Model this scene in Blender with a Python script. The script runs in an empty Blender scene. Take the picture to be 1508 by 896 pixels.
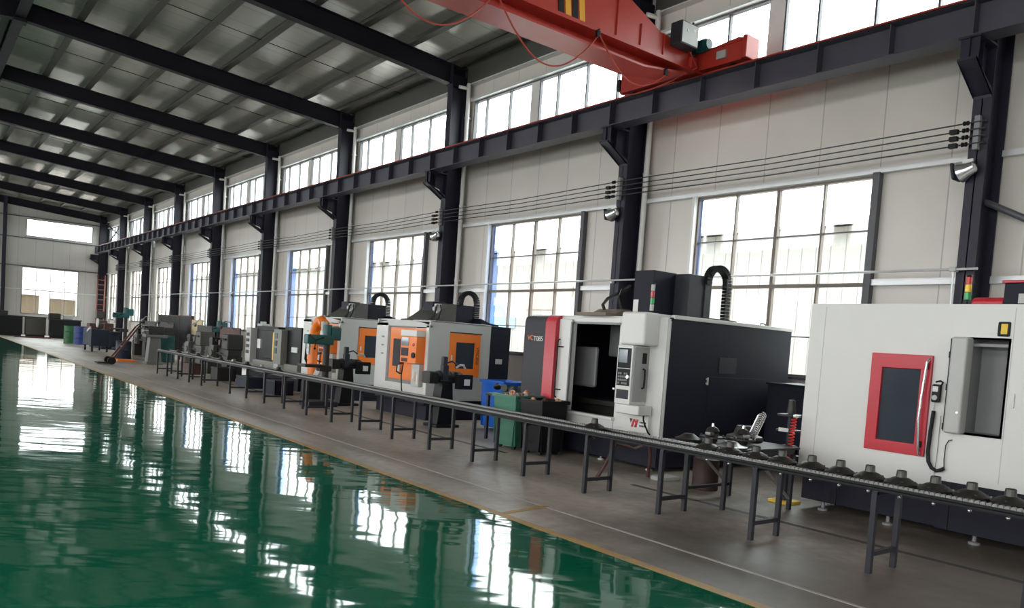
import bpy, bmesh, math, random
from math import pi, sin, cos, radians
from mathutils import Vector, Matrix
random.seed(7)
S = bpy.context.scene
C = S.collection

# ------------------------------------------------------------------ materials
def nt(name):
    m = bpy.data.materials.new(name)
    m.use_nodes = True
    t = m.node_tree
    b = t.nodes['Principled BSDF']
    return m, t, b

def N(t, kind, **kw):
    n = t.nodes.new(kind)
    for k, v in kw.items():
        setattr(n, k, v)
    return n

def math_node(t, op, a=None, b=None):
    n = N(t, 'ShaderNodeMath', operation=op)
    for i, v in enumerate((a, b)):
        if v is None:
            continue
        if isinstance(v, (int, float)):
            n.inputs[i].default_value = v
        else:
            t.links.new(v, n.inputs[i])
    return n.outputs[0]

def mixc(t, fac, a, b):
    n = N(t, 'ShaderNodeMix', data_type='RGBA')
    for sock, v in ((n.inputs[0], fac), (n.inputs[6], a), (n.inputs[7], b)):
        if isinstance(v, (int, float)):
            sock.default_value = v
        elif isinstance(v, tuple):
            sock.default_value = (*v, 1) if len(v) == 3 else v
        else:
            t.links.new(v, sock)
    return n.outputs[2]

def paint(name, rgb, rough=0.45, metal=0.0, var=0.12, scale=3.0, bump=0.0, spec=0.5):
    """plain painted or bare surface with a slight procedural unevenness"""
    m, t, b = nt(name)
    tc = N(t, 'ShaderNodeTexCoord')
    no = N(t, 'ShaderNodeTexNoise')
    no.inputs['Scale'].default_value = scale
    no.inputs['Detail'].default_value = 4
    t.links.new(tc.outputs['Object'], no.inputs['Vector'])
    dark = tuple(c * (1 - var) for c in rgb)
    lite = tuple(min(1, c * (1 + var)) for c in rgb)
    t.links.new(mixc(t, no.outputs['Fac'], dark, lite), b.inputs['Base Color'])
    t.links.new(math_node(t, 'MULTIPLY_ADD', no.outputs['Fac'], 0.15), b.inputs['Roughness'])
    b.inputs['Roughness'].links[0].from_node.inputs[2].default_value = max(0.02, rough - 0.075)
    b.inputs['Metallic'].default_value = metal
    b.inputs['Specular IOR Level'].default_value = spec
    if bump:
        bp = N(t, 'ShaderNodeBump')
        bp.inputs['Strength'].default_value = 0.5
        bp.inputs['Distance'].default_value = bump
        n2 = N(t, 'ShaderNodeTexNoise')
        n2.inputs['Scale'].default_value = scale * 12
        t.links.new(tc.outputs['Object'], n2.inputs['Vector'])
        t.links.new(n2.outputs['Fac'], bp.inputs['Height'])
        t.links.new(bp.outputs['Normal'], b.inputs['Normal'])
    return m

def panel_mat(name, rgb, axis, pitch, rough=0.4, seam=0.35, width=0.018, ribs=0.0, metal=0.0, wave=0.0):
    """sheet-metal panels: a seam every `pitch` metres along one object axis, fine ribs between"""
    m, t, b = nt(name)
    tc = N(t, 'ShaderNodeTexCoord')
    sx = N(t, 'ShaderNodeSeparateXYZ')
    t.links.new(tc.outputs['Object'], sx.inputs[0])
    co = sx.outputs[axis]
    fr = math_node(t, 'FRACT', math_node(t, 'DIVIDE', co, pitch))
    se = math_node(t, 'LESS_THAN', fr, width / pitch)
    idx = math_node(t, 'FLOOR', math_node(t, 'DIVIDE', co, pitch))
    wn = N(t, 'ShaderNodeTexWhiteNoise', noise_dimensions='1D')
    t.links.new(idx, wn.inputs['W'])
    no = N(t, 'ShaderNodeTexNoise')
    no.inputs['Scale'].default_value = 0.7
    no.inputs['Detail'].default_value = 5
    t.links.new(tc.outputs['Object'], no.inputs['Vector'])
    base = mixc(t, no.outputs['Fac'], tuple(c * .88 for c in rgb), tuple(c * 1.1 for c in rgb))
    base = mixc(t, math_node(t, 'MULTIPLY', wn.outputs['Value'], 0.14), base, tuple(c * .6 for c in rgb))
    base = mixc(t, math_node(t, 'MULTIPLY', se, seam), base, (0.02, 0.02, 0.02))
    t.links.new(base, b.inputs['Base Color'])
    b.inputs['Roughness'].default_value = rough
    b.inputs['Metallic'].default_value = metal
    h = math_node(t, 'MULTIPLY', se, -1.0)
    if ribs:
        rb = math_node(t, 'SINE', math_node(t, 'MULTIPLY', co, 2 * pi / ribs))
        h = math_node(t, 'ADD', h, math_node(t, 'MULTIPLY', rb, 0.25))
    if wave:
        n3 = N(t, 'ShaderNodeTexNoise')
        n3.inputs['Scale'].default_value = 1.3
        t.links.new(tc.outputs['Object'], n3.inputs['Vector'])
        h = math_node(t, 'ADD', h, math_node(t, 'MULTIPLY', n3.outputs['Fac'], wave))
        h = math_node(t, 'ADD', h, math_node(t, 'MULTIPLY', math_node(t, 'MULTIPLY', math_node(t, 'SUBTRACT', wn.outputs['Value'], 0.5), fr), wave * 1.5))
    bp = N(t, 'ShaderNodeBump')
    bp.inputs['Strength'].default_value = 0.6
    bp.inputs['Distance'].default_value = 0.006
    t.links.new(h, bp.inputs['Height'])
    t.links.new(bp.outputs['Normal'], b.inputs['Normal'])
    return m

def floor_green_mat():
    m, t, b = nt('green_epoxy')
    tc = N(t, 'ShaderNodeTexCoord')
    no = N(t, 'ShaderNodeTexNoise')
    no.inputs['Scale'].default_value = 0.6
    no.inputs['Detail'].default_value = 6
    t.links.new(tc.outputs['Object'], no.inputs['Vector'])
    t.links.new(mixc(t, no.outputs['Fac'], (0.004, 0.095, 0.050), (0.007, 0.135, 0.074)), b.inputs['Base Color'])
    b.inputs['Roughness'].default_value = 0.045
    b.inputs['IOR'].default_value = 1.34
    b.inputs['Coat Weight'].default_value = 0.0
    b.inputs['Coat Roughness'].default_value = 0.02
    hs = None
    for sc, amp, st in ((0.7, 0.8, (1.6, 1.0, 1)), (2.4, 0.95, (2.8, 1.0, 1)), (6.5, 0.20, (2.4, 1.0, 1))):
        mp = N(t, 'ShaderNodeMapping', vector_type='TEXTURE')
        mp.inputs['Scale'].default_value = st
        mp.inputs['Rotation'].default_value = (0, 0, -0.663)
        t.links.new(tc.outputs['Object'], mp.inputs['Vector'])
        n = N(t, 'ShaderNodeTexNoise')
        n.inputs['Scale'].default_value = sc
        n.inputs['Detail'].default_value = 1.0
        t.links.new(mp.outputs['Vector'], n.inputs['Vector'])
        v = math_node(t, 'MULTIPLY', n.outputs['Fac'], amp)
        hs = v if hs is None else math_node(t, 'ADD', hs, v)
    bp = N(t, 'ShaderNodeBump')
    bp.inputs['Strength'].default_value = 1.0
    bp.inputs['Distance'].default_value = 0.005
    t.links.new(hs, bp.inputs['Height'])
    t.links.new(bp.outputs['Normal'], b.inputs['Normal'])
    t.links.new(bp.outputs['Normal'], b.inputs['Coat Normal'])
    return m

def concrete_mat():
    m, t, b = nt('concrete')
    tc = N(t, 'ShaderNodeTexCoord')
    n1 = N(t, 'ShaderNodeTexNoise'); n1.inputs['Scale'].default_value = 0.8; n1.inputs['Detail'].default_value = 8
    n2 = N(t, 'ShaderNodeTexNoise'); n2.inputs['Scale'].default_value = 9; n2.inputs['Detail'].default_value = 6
    mp = N(t, 'ShaderNodeMapping'); mp.inputs['Scale'].default_value = (1.6, .5, 1)
    t.links.new(tc.outputs['Object'], mp.inputs['Vector'])
    t.links.new(mp.outputs['Vector'], n1.inputs['Vector'])
    t.links.new(tc.outputs['Object'], n2.inputs['Vector'])
    f = math_node(t, 'ADD', math_node(t, 'MULTIPLY', n1.outputs['Fac'], 0.75), math_node(t, 'MULTIPLY', n2.outputs['Fac'], 0.35))
    cr = N(t, 'ShaderNodeValToRGB')
    cr.color_ramp.elements[0].position = 0.36
    cr.color_ramp.elements[0].color = (0.21, 0.178, 0.145, 1)
    cr.color_ramp.elements[1].position = 0.74
    cr.color_ramp.elements[1].color = (0.51, 0.445, 0.375, 1)
    t.links.new(f, cr.inputs[0])
    # dark brown noise patches: denser towards the near end of the shop
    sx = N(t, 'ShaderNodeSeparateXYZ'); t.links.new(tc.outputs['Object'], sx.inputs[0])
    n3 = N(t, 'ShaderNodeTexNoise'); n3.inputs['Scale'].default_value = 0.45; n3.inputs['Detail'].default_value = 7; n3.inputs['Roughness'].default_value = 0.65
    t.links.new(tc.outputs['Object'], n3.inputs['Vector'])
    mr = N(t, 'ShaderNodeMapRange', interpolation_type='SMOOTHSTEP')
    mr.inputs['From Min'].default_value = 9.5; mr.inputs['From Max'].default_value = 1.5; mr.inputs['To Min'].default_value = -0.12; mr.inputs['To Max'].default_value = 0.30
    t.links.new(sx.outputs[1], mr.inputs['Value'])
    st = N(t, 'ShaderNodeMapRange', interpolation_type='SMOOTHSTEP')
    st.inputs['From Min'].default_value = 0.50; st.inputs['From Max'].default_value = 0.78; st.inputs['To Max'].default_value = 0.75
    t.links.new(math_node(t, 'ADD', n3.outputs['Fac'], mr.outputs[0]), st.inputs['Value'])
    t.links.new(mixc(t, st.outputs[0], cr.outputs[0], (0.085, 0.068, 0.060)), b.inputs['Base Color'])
    b.inputs['Roughness'].default_value = 0.42
    b.inputs['Specular IOR Level'].default_value = 0.35
    bp = N(t, 'ShaderNodeBump'); bp.inputs['Strength'].default_value = .35; bp.inputs['Distance'].default_value = .003
    t.links.new(n2.outputs['Fac'], bp.inputs['Height'])
    t.links.new(bp.outputs['Normal'], b.inputs['Normal'])
    return m

def yellow_line_mat():
    m, t, b = nt('worn_yellow_line')
    tc = N(t, 'ShaderNodeTexCoord')
    n1 = N(t, 'ShaderNodeTexNoise'); n1.inputs['Scale'].default_value = 7; n1.inputs['Detail'].default_value = 6
    t.links.new(tc.outputs['Object'], n1.inputs['Vector'])
    cr = N(t, 'ShaderNodeValToRGB')
    cr.color_ramp.elements[0].position = 0.42; cr.color_ramp.elements[0].color = (0.44, 0.24, 0.04, 1)
    cr.color_ramp.elements[1].position = 0.62; cr.color_ramp.elements[1].color = (0.32, 0.21, 0.10, 1)
    t.links.new(n1.outputs['Fac'], cr.inputs[0])
    t.links.new(cr.outputs[0], b.inputs['Base Color'])
    b.inputs['Roughness'].default_value = 0.5
    return m

def glass_mat(name, tint=(0.93, 0.97, 0.96), refl=0.08):
    m = bpy.data.materials.new(name); m.use_nodes = True
    t = m.node_tree; t.nodes.clear()
    out = N(t, 'ShaderNodeOutputMaterial')
    tr = N(t, 'ShaderNodeBsdfTransparent'); tr.inputs[0].default_value = (*tint, 1)
    gl = N(t, 'ShaderNodeBsdfGlossy'); gl.inputs['Roughness'].default_value = 0.03
    mx = N(t, 'ShaderNodeMixShader'); mx.inputs[0].default_value = refl
    t.links.new(tr.outputs[0], mx.inputs[1]); t.links.new(gl.outputs[0], mx.inputs[2])
    t.links.new(mx.outputs[0], out.inputs[0])
    return m

M = {}
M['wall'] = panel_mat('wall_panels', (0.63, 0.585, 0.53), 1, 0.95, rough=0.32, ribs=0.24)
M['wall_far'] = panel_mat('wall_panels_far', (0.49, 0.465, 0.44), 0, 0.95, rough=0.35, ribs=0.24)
M['ceil'] = panel_mat('roof_sheets', (0.47, 0.45, 0.41), 1, 0.95, rough=0.24, seam=0.35, ribs=0.32, metal=0.3, wave=0.15)
M['green'] = floor_green_mat()
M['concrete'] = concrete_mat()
M['yellow_line'] = yellow_line_mat()
M['joint'] = paint('pale_joint', (0.46, 0.43, 0.40), .6, var=.25)
M['trench'] = paint('trench_cover', (0.05, 0.045, 0.042), .6, var=.3)
M['steel'] = paint('navy_steel', (0.016, 0.015, 0.028), .48, var=.25, spec=.35)
M['rafter'] = paint('rafter_steel', (0.009, 0.008, 0.013), .55, var=.25, spec=.25)
M['purlin'] = paint('purlin_steel', (0.055, 0.050, 0.044), .55, var=.2)
M['girt'] = paint('galvanised', (0.62, 0.63, 0.63), .35, metal=.3)
M['jamb'] = paint('grey_jamb', (0.09, 0.09, 0.10), .5)
M['mullion'] = paint('brown_mullion', (0.14, 0.11, 0.09), .5)
M['whitepipe'] = paint('white_pipe', (0.66, 0.65, 0.62), .4)
M['glass'] = glass_mat('window_glass')
M['craneblue'] = paint('runway_steel', (0.062, 0.059, 0.080), .45, var=.2)
M['rail_red'] = paint('rail_red', (0.40, 0.045, 0.03), .5, var=.3)
M['crane_red'] = paint('crane_red', (0.45, 0.034, 0.022), .38, var=.12)
M['black'] = paint('black_plastic', (0.008, 0.008, 0.009), .5, spec=.25)
M['darkgrey'] = paint('dark_grey', (0.030, 0.030, 0.036), .5, spec=.3)
M['midgrey'] = paint('mid_grey', (0.22, 0.22, 0.22), .45)
M['lightgrey'] = paint('light_grey', (0.45, 0.45, 0.43), .42)
M['white'] = paint('machine_white', (0.66, 0.655, 0.63), .38, var=.04)
M['offwhite'] = paint('machine_offwhite', (0.66, 0.65, 0.62), .38, var=.04)
M['machgrey'] = paint('machine_grey', (0.47, 0.475, 0.455), .4, var=.05)
M['navy'] = paint('machine_navy', (0.011, 0.011, 0.021), .55, var=.12, spec=.22)
M['red'] = paint('machine_red', (0.50, 0.017, 0.032), .35, var=.08)
M['orange'] = paint('machine_orange', (0.85, 0.20, 0.018), .38, var=.08)
M['chrome'] = paint('bright_steel', (0.70, 0.70, 0.70), .22, metal=.9)
M['iron'] = paint('dark_iron', (0.026, 0.024, 0.021), .5, metal=.3, var=.35, scale=12)
M['ironlite'] = paint('machined_iron', (0.20, 0.20, 0.19), .35, metal=.7, var=.3, scale=14)
M['darkglass'] = paint('dark_window', (0.040, 0.050, 0.064), .08)
M['screen'] = paint('screen_glass', (0.16, 0.20, 0.22), .1)
M['yellow'] = paint('yellow_label', (0.80, 0.52, 0.04), .5)
M['lampred'] = paint('lamp_red', (0.55, 0.02, 0.02), .25)
M['lampyellow'] = paint('lamp_yellow', (0.90, 0.55, 0.02), .25)
M['lampgreen'] = paint('lamp_green', (0.02, 0.35, 0.10), .25)
M['bluebin'] = paint('blue_bin', (0.008, 0.115, 0.52), .45)
M['greenbin'] = paint('green_bin', (0.045, 0.17, 0.11), .5, var=.2)
M['teal'] = paint('teal_enamel', (0.006, 0.075, 0.070), .4, var=.2)
M['oldblue'] = paint('old_blue', (0.006, 0.012, 0.030), .5, var=.3)
M['cream'] = paint('cream_board', (0.55, 0.46, 0.26), .6)
M['rust'] = paint('rusty_red', (0.075, 0.024, 0.018), .6, var=.35, scale=9)
M['copper'] = paint('copper_castings', (0.60, 0.32, 0.17), .4, metal=.3, var=.3, scale=15)
M['hosered'] = paint('red_hose', (0.75, 0.04, 0.03), .4)
M['oldgrey'] = paint('oily_grey', (0.058, 0.054, 0.047), .5, var=.3, scale=8)
M['palepost'] = paint('pale_casting', (0.20, 0.195, 0.175), .5, var=.15)
M['stripeyellow'] = paint('stripe_yellow', (0.80, 0.38, 0.02), .45)

# ------------------------------------------------------------------ mesh builder
class MB:
    def __init__(self):
        self.bm = bmesh.new()
        self.bev = False

    def box(self, x0, x1, y0, y1, z0, z1, bev=0.0, seg=2, rot=None):
        r = bmesh.ops.create_cube(self.bm, size=1)
        vs = r['verts']
        cx, cy, cz = (x0 + x1) / 2, (y0 + y1) / 2, (z0 + z1) / 2
        for v in vs:
            v.co = Vector((v.co.x * abs(x1 - x0), v.co.y * abs(y1 - y0), v.co.z * abs(z1 - z0)))
            if rot is not None:
                v.co = rot @ v.co
            v.co += Vector((cx, cy, cz))
        if bev:
            self.bev = True
            es = list({e for v in vs for e in v.link_edges})
            bmesh.ops.bevel(self.bm, geom=es, offset=bev, segments=seg, affect='EDGES', profile=.5)
        return self

    def beam(self, p, q, w, d, up=(0, 0, 1)):
        """rectangular bar from p to q, w across, d along `up`"""
        p, q = Vector(p), Vector(q)
        y = (q - p); L = y.length; y.normalize()
        x = y.cross(Vector(up))
        if x.length < 1e-6:
            x = y.cross(Vector((1, 0, 0)))
        x.normalize(); z = x.cross(y)
        r = bmesh.ops.create_cube(self.bm, size=1)
        c = (p + q) / 2
        for v in r['verts']:
            v.co = c + x * (v.co.x * w) + y * (v.co.y * L) + z * (v.co.z * d)
        return self

    def cyl(self, p, q, r, r2=None, seg=16, caps=True):
        p, q = Vector(p), Vector(q)
        d = q - p; L = d.length
        rot = d.normalized().to_track_quat('Z', 'Y').to_matrix().to_4x4()
        mt = Matrix.Translation((p + q) / 2) @ rot
        bmesh.ops.create_cone(self.bm, cap_ends=caps, segments=seg, radius1=r, radius2=r if r2 is None else r2, depth=L, matrix=mt)
        return self

    def sph(self, c, r, sx=1, sy=1, sz=1, seg=16):
        mt = Matrix.Translation(c) @ Matrix.Diagonal((sx, sy, sz, 1))
        bmesh.ops.create_uvsphere(self.bm, u_segments=seg, v_segments=max(6, seg // 2), radius=r, matrix=mt)
        return self

    def lathe(self, prof, o=(0, 0, 0), axis='Z', seg=24):
        """profile of (radius, height) spun about an axis through o"""
        o = Vector(o); rings = []
        for (r, h) in prof:
            ring = []
            for i in range(seg):
                a = 2 * pi * i / seg
                if axis == 'Z': p = Vector((r * cos(a), r * sin(a), h))
                elif axis == 'X': p = Vector((h, r * cos(a), r * sin(a)))
                else: p = Vector((r * sin(a), h, r * cos(a)))
                ring.append(self.bm.verts.new(o + p))
            rings.append(ring)
        for a, b in zip(rings, rings[1:]):
            for i in range(seg):
                j = (i + 1) % seg
                self.bm.faces.new((a[i], a[j], b[j], b[i]))
        self.bm.faces.new(list(reversed(rings[0]))); self.bm.faces.new(rings[-1])
        return self

    def prism(self, poly, axis, a, b):
        """2-D outline extruded along an axis: X -> (y,z), Y -> (x,z), Z -> (x,y)"""
        def P(u, v, w):
            return {'X': (w, u, v), 'Y': (u, w, v), 'Z': (u, v, w)}[axis]
        A = [self.bm.verts.new(P(u, v, a)) for u, v in poly]
        B = [self.bm.verts.new(P(u, v, b)) for u, v in poly]
        self.bm.faces.new(A); self.bm.faces.new(list(reversed(B)))
        n = len(poly)
        for i in range(n):
            j = (i + 1) % n
            self.bm.faces.new((A[j], A[i], B[i], B[j]))
        return self

    def tube(self, pts, r, seg=8):
        pts = [Vector(p) for p in pts]
        rings = []
        x = None
        for i, p in enumerate(pts):
            d = (pts[min(i + 1, len(pts) - 1)] - pts[max(i - 1, 0)]).normalized()
            if x is None:
                x = d.orthogonal().normalized()
            else:
                x = (x - d * x.dot(d)).normalized()
            y = d.cross(x)
            rings.append([self.bm.verts.new(p + (x * cos(2 * pi * k / seg) + y * sin(2 * pi * k / seg)) * r) for k in range(seg)])
        for a, b in zip(rings, rings[1:]):
            for i in range(seg):
                j = (i + 1) % seg
                self.bm.faces.new((a[i], a[j], b[j], b[i]))
        self.bm.faces.new(list(reversed(rings[0]))); self.bm.faces.new(rings[-1])
        return self

    def build(self, name, mat, parent=None, loc=None, sharp=35):
        bmesh.ops.recalc_face_normals(self.bm, faces=self.bm.faces[:])
        bev_ = self.bev
        me = bpy.data.meshes.new(name)
        self.bm.to_mesh(me); self.bm.free()
        me.polygons.foreach_set('use_smooth', [True] * len(me.polygons))
        me.set_sharp_from_angle(angle=radians(sharp))
        me.materials.append(M[mat] if isinstance(mat, str) else mat)
        o = bpy.data.objects.new(name, me)
        C.objects.link(o)
        if parent is not None:
            o.parent = parent
        if loc is not None:
            o.location = loc
        if bev_:
            md = o.modifiers.new('weighted_normal', 'WEIGHTED_NORMAL'); md.keep_sharp = True
        return o

def empty(name, loc, label=None, cat=None, group=None, rz=0.0, kind=None):
    o = bpy.data.objects.new(name, None)
    C.objects.link(o)
    o.location = loc
    o.rotation_euler = (0, 0, rz)
    o.empty_display_size = .1
    return tag(o, label, cat, group, kind)

def tag(o, label=None, cat=None, group=None, kind=None):
    if label: o['label'] = label
    if cat: o['category'] = cat
    if group: o['group'] = group
    if kind: o['kind'] = kind
    return o

def struct(mb, name, mat, parent=None, label=None, cat=None):
    o = mb.build(name, mat, parent)
    if parent is None:
        tag(o, label, cat, None, 'structure')
    return o

def children(o):
    return [c for c in bpy.data.objects if c.parent is o]

def dup(root, loc=None, label=None, group=None, rz=None):
    """copy of a thing with copies of its parts and sub-parts"""
    def rec(o, par):
        c = o.copy(); C.objects.link(c); c.parent = par
        for ch in kids.get(o.name, ()):
            rec(ch, c)
        return c
    kids = {}
    for c in bpy.data.objects:
        if c.parent is not None:
            kids.setdefault(c.parent.name, []).append(c)
    r = rec(root, None)
    if loc is not None: r.location = loc
    if rz is not None: r.rotation_euler = (0, 0, rz)
    if label: r['label'] = label
    if group: r['group'] = group
    return r

def text_part(name, body, size, mat, parent, origin, xdir, ydir, depth=0.002, shear=0.0, spacing=1.0):
    """raised lettering: runs along xdir, stands along ydir, as a mesh"""
    cu = bpy.data.curves.new(name, 'FONT')
    cu.body = body; cu.size = size; cu.extrude = depth; cu.shear = shear
    cu.align_x = 'CENTER'; cu.align_y = 'CENTER'; cu.space_character = spacing
    tmp = bpy.data.objects.new(name + '_curve', cu)
    C.objects.link(tmp)
    dg = bpy.context.evaluated_depsgraph_get()
    me = bpy.data.meshes.new_from_object(tmp.evaluated_get(dg))
    bpy.data.objects.remove(tmp); bpy.data.curves.remove(cu)
    x = Vector(xdir).normalized(); y = Vector(ydir).normalized(); z = x.cross(y)
    mt = Matrix((x, y, z)).transposed().to_4x4(); mt.translation = Vector(origin)
    me.transform(mt)
    me.materials.clear(); me.materials.append(M[mat])
    o = bpy.data.objects.new(name, me); C.objects.link(o); o.parent = parent
    return o
M['eave'] = paint('eave_strut', (0.065, 0.063, 0.054), .5)
# ------------------------------------------------------------------ the hall
Y0, BAY = 4.33, 6.0
KS = list(range(-2, 10))              # column lines; the last one stands in the far corner
def YK(k): return Y0 + BAY * k
XR, XL, XM = 10.8, -6.7, 2.05         # right wall, left wall, ridge
YF, YB = Y0 + 54.0, YK(-2) - 1.0      # far wall, back wall
XG = 4.27                             # edge of the green floor

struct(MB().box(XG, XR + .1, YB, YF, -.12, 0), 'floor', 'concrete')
struct(MB().box(XL, XG, YB, YF, -.12, 0.0), 'floor.001', 'green')
struct(MB().box(XG - .02, XG + .075, YB, YF - .5, -.02, .002), 'trim_1', 'yellow_line')
struct(MB().box(4.90, 4.935, YB, YF - 6, -.02, .002), 'trim_2', 'joint')
struct(MB().box(6.72, 6.80, 8.6, 21.0, -.02, .002), 'trim_3', 'trench')
struct(MB().box(6.72, 6.80, -6, 6.2, -.02, .002), 'trim_4', 'trench')
struct(MB().beam((4.35, 5.52, .001), (4.95, 5.62, .001), .07, .004), 'trim_5', 'yellow_line')

LZ0, LZ1, UZ0, UZ1, WTOP = 1.34, 4.27, 6.22, 7.31, 8.26
def wall_side(name, x0, x1):
    w = MB()
    for k in KS[:-1]:
        a, b = YK(k), YK(k + 1)
        if k == KS[0]: a = YB
        l0, l1 = YK(k) + 1.42, YK(k) + 4.55
        w.box(x0, x1, a, b, 0, LZ0)
        w.box(x0, x1, a, l0, LZ0, LZ1); w.box(x0, x1, l1, b, LZ0, LZ1)
        w.box(x0, x1, a, b, LZ1, UZ0)
        w.box(x0, x1, a, YK(k) + .22, UZ0, UZ1); w.box(x0, x1, YK(k) + 5.6, b, UZ0, UZ1)
        w.box(x0, x1, a, b, UZ1, WTOP)
    return struct(w, name, 'wall')
wall_side('wall_right', XR, XR + .1)
wall_side('wall_left', XL - .1, XL)

FW = [(5.95, 9.12, LZ0, LZ1), (6.13, 9.85, 6.25, 7.3), (1.6, 4.66, 6.25, 7.3), (-2.0, 1.2, 6.25, 7.3), (-5.6, -2.4, 6.25, 7.3)]
w = MB()
w.box(XL, XR, YF, YF + .1, 0, LZ0)
w.box(XL, 5.95, YF, YF + .1, LZ0, LZ1); w.box(9.12, XR, YF, YF + .1, LZ0, LZ1)
w.box(XL, XR, YF, YF + .1, LZ1, 6.25)
xs = XL
for a, b, _, _ in sorted(FW[1:]):
    w.box(xs, a, YF, YF + .1, 6.25, 7.3); xs = b
w.box(xs, XR, YF, YF + .1, 6.25, 7.3)
w.prism([(XL, 7.3), (XR, 7.3), (XR, 8.25), (XM, 8.97), (XL, 8.25)], 'Y', YF, YF + .1)
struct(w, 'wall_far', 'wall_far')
w = MB()
w.box(XL, XR, YB - .1, YB, 4.6, 8.9); w.box(XL, .0, YB - .1, YB, 0, 4.6); w.box(2.2, XR, YB - .1, YB, 0, 4.6); w.box(.0, 2.2, YB - .1, YB, 2.4, 4.6)
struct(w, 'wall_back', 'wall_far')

# roof: two slopes of sheeting
def roof_z(x): return 8.95 - .082 * abs(x - XM)
w = MB()
w.prism([(XM, roof_z(XM)), (XR + .2, roof_z(XR + .2)), (XR + .2, roof_z(XR + .2) + .06), (XM, roof_z(XM) + .06)], 'Y', YB - .2, YF + .2)
w.prism([(XM, roof_z(XM)), (XM, roof_z(XM) + .06), (XL - .2, roof_z(XL - .2) + .06), (XL - .2, roof_z(XL - .2))], 'Y', YB - .2, YF + .2)
struct(w, 'ceiling', 'ceil')

# purlins: cold-formed channels under the sheeting
PX = [XM + .12 + i * 1.155 for i in range(8)]
for x in PX + [2 * XM - p for p in PX]:
    zt = roof_z(x)
    w = MB()
    w.box(x - .012, x + .012, YB, YF, zt - .17, zt)
    w.box(x - .12, x + .05, YB, YF, zt - .178, zt - .160)
    w.box(x - .012, x + .07, YB, YF, zt - .018, zt)
    struct(w, 'roof_purlin', 'purlin')
# thin sag rods between purlins, half-way along each bay
for k in KS[:-1]:
    y = YK(k) + 3.0
    w = MB()
    for sgn in (1, -1):
        w.cyl((XM, y, roof_z(XM) - .09), (XM + sgn * 8.6, y, roof_z(XM + 8.6) - .09), .009, seg=6)
    struct(w, 'roof_tie_rod', 'rafter')
# ridge tie
w = MB()
w.box(XM - .11, XM + .11, YB, YF, roof_z(XM) - .60, roof_z(XM) - .58)
w.box(XM - .012, XM + .012, YB, YF, roof_z(XM) - .58, roof_z(XM) - .18)
struct(w, 'ridge_beam', 'rafter')

FRONT, BACK = 10.25, 10.75
def column(k, side=1):
    y0, y1 = YK(k) - .21, YK(k)
    f, b = (FRONT, BACK) if side > 0 else (2 * XM - FRONT, 2 * XM - BACK)
    yc = (y0 + y1) / 2
    w = MB()
    for a, c in ((f, f + side * .018), (b - side * .018, b)):
        w.box(min(a, c), max(a, c), y0, y1, 0, 7.70)
    w.box(min(f, b), max(f, b), yc - .007, yc + .007, 0, 7.9)
    w.box(min(f - side * .05, b), max(f - side * .05, b) + .0, y0 - .06, y1 + .06, 0, .03)
    # corbel bracket that carries the crane runway
    tip = f - side * .50
    w.prism([(f, 5.50), (tip, 5.50), (tip, 5.22), (f - side * .12, 5.12), (f, 4.92)], 'Y', yc - .008, yc + .008)
    w.box(min(tip, f), max(tip, f), y0 - .02, y1 + .02, 5.48, 5.505)
    w.prism([(tip, 5.22), (tip - side * .04, 5.24), (tip - side * .04, 5.215), (f - side * .02, 5.0), (f, 4.9), (f, 4.93)], 'Y', y0, y1)
    w.box(min(tip + side * .03, tip + side * .045), max(tip + side * .03, tip + side * .045), y0, y1, 5.22, 5.5)
    w.box(min(tip + side * .2, tip + side * .21), max(tip + side * .2, tip + side * .21), y0 + .02, y1 - .02, 5.14, 5.49)
    # splice plates and bolts at the head
    w.box(min(f - side * .005, f - side * .03), max(f - side * .005, f - side * .03), y0 - .02, y1 + .02, 7.6, 8.09)
    struct(w, 'column', 'steel')

def rafter(k, side=1):
    y0, y1 = YK(k) - .21, YK(k); yc = (y0 + y1) / 2
    def bot(d): return 8.33 - .085 * d          # d = distance from the ridge
    def top(d): return roof_z(XM + d) - .185
    D = 8.60
    w = MB()
    S_ = side
    def band(zf, h, a, b):
        return [(XM, zf(0)), (XM + S_ * D, zf(D)), (XM + S_ * D, zf(D) + h), (XM, zf(0) + h)], a, b
    for zf, h in ((bot, .016), (lambda d: top(d) - .016, .016)):
        poly, a, b = band(zf, h, y0, y1)
        w.prism(poly, 'Y', a, b)
    w.prism([(XM, bot(0)), (XM + S_ * D, bot(D)), (XM + S_ * D, top(D)), (XM, top(0))], 'Y', yc - .006, yc + .006)
    if side > 0:
        w.box(XM - .012, XM + .012, y0, y1, bot(0) - .06, top(0) + .02)
        w.box(XM - .14, XM + .14, y0 - .05, y1 + .05, bot(0) - .07, bot(0))
    w.box(min(XM + S_ * 8.2, XM + S_ * 8.62), max(XM + S_ * 8.2, XM + S_ * 8.62), y0, y1, 7.60, 7.62)
    struct(w, 'rafter', 'rafter')
for k in KS[1:]:
    for sd in (1, -1):
        column(k, sd)
        rafter(k, sd)

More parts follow.
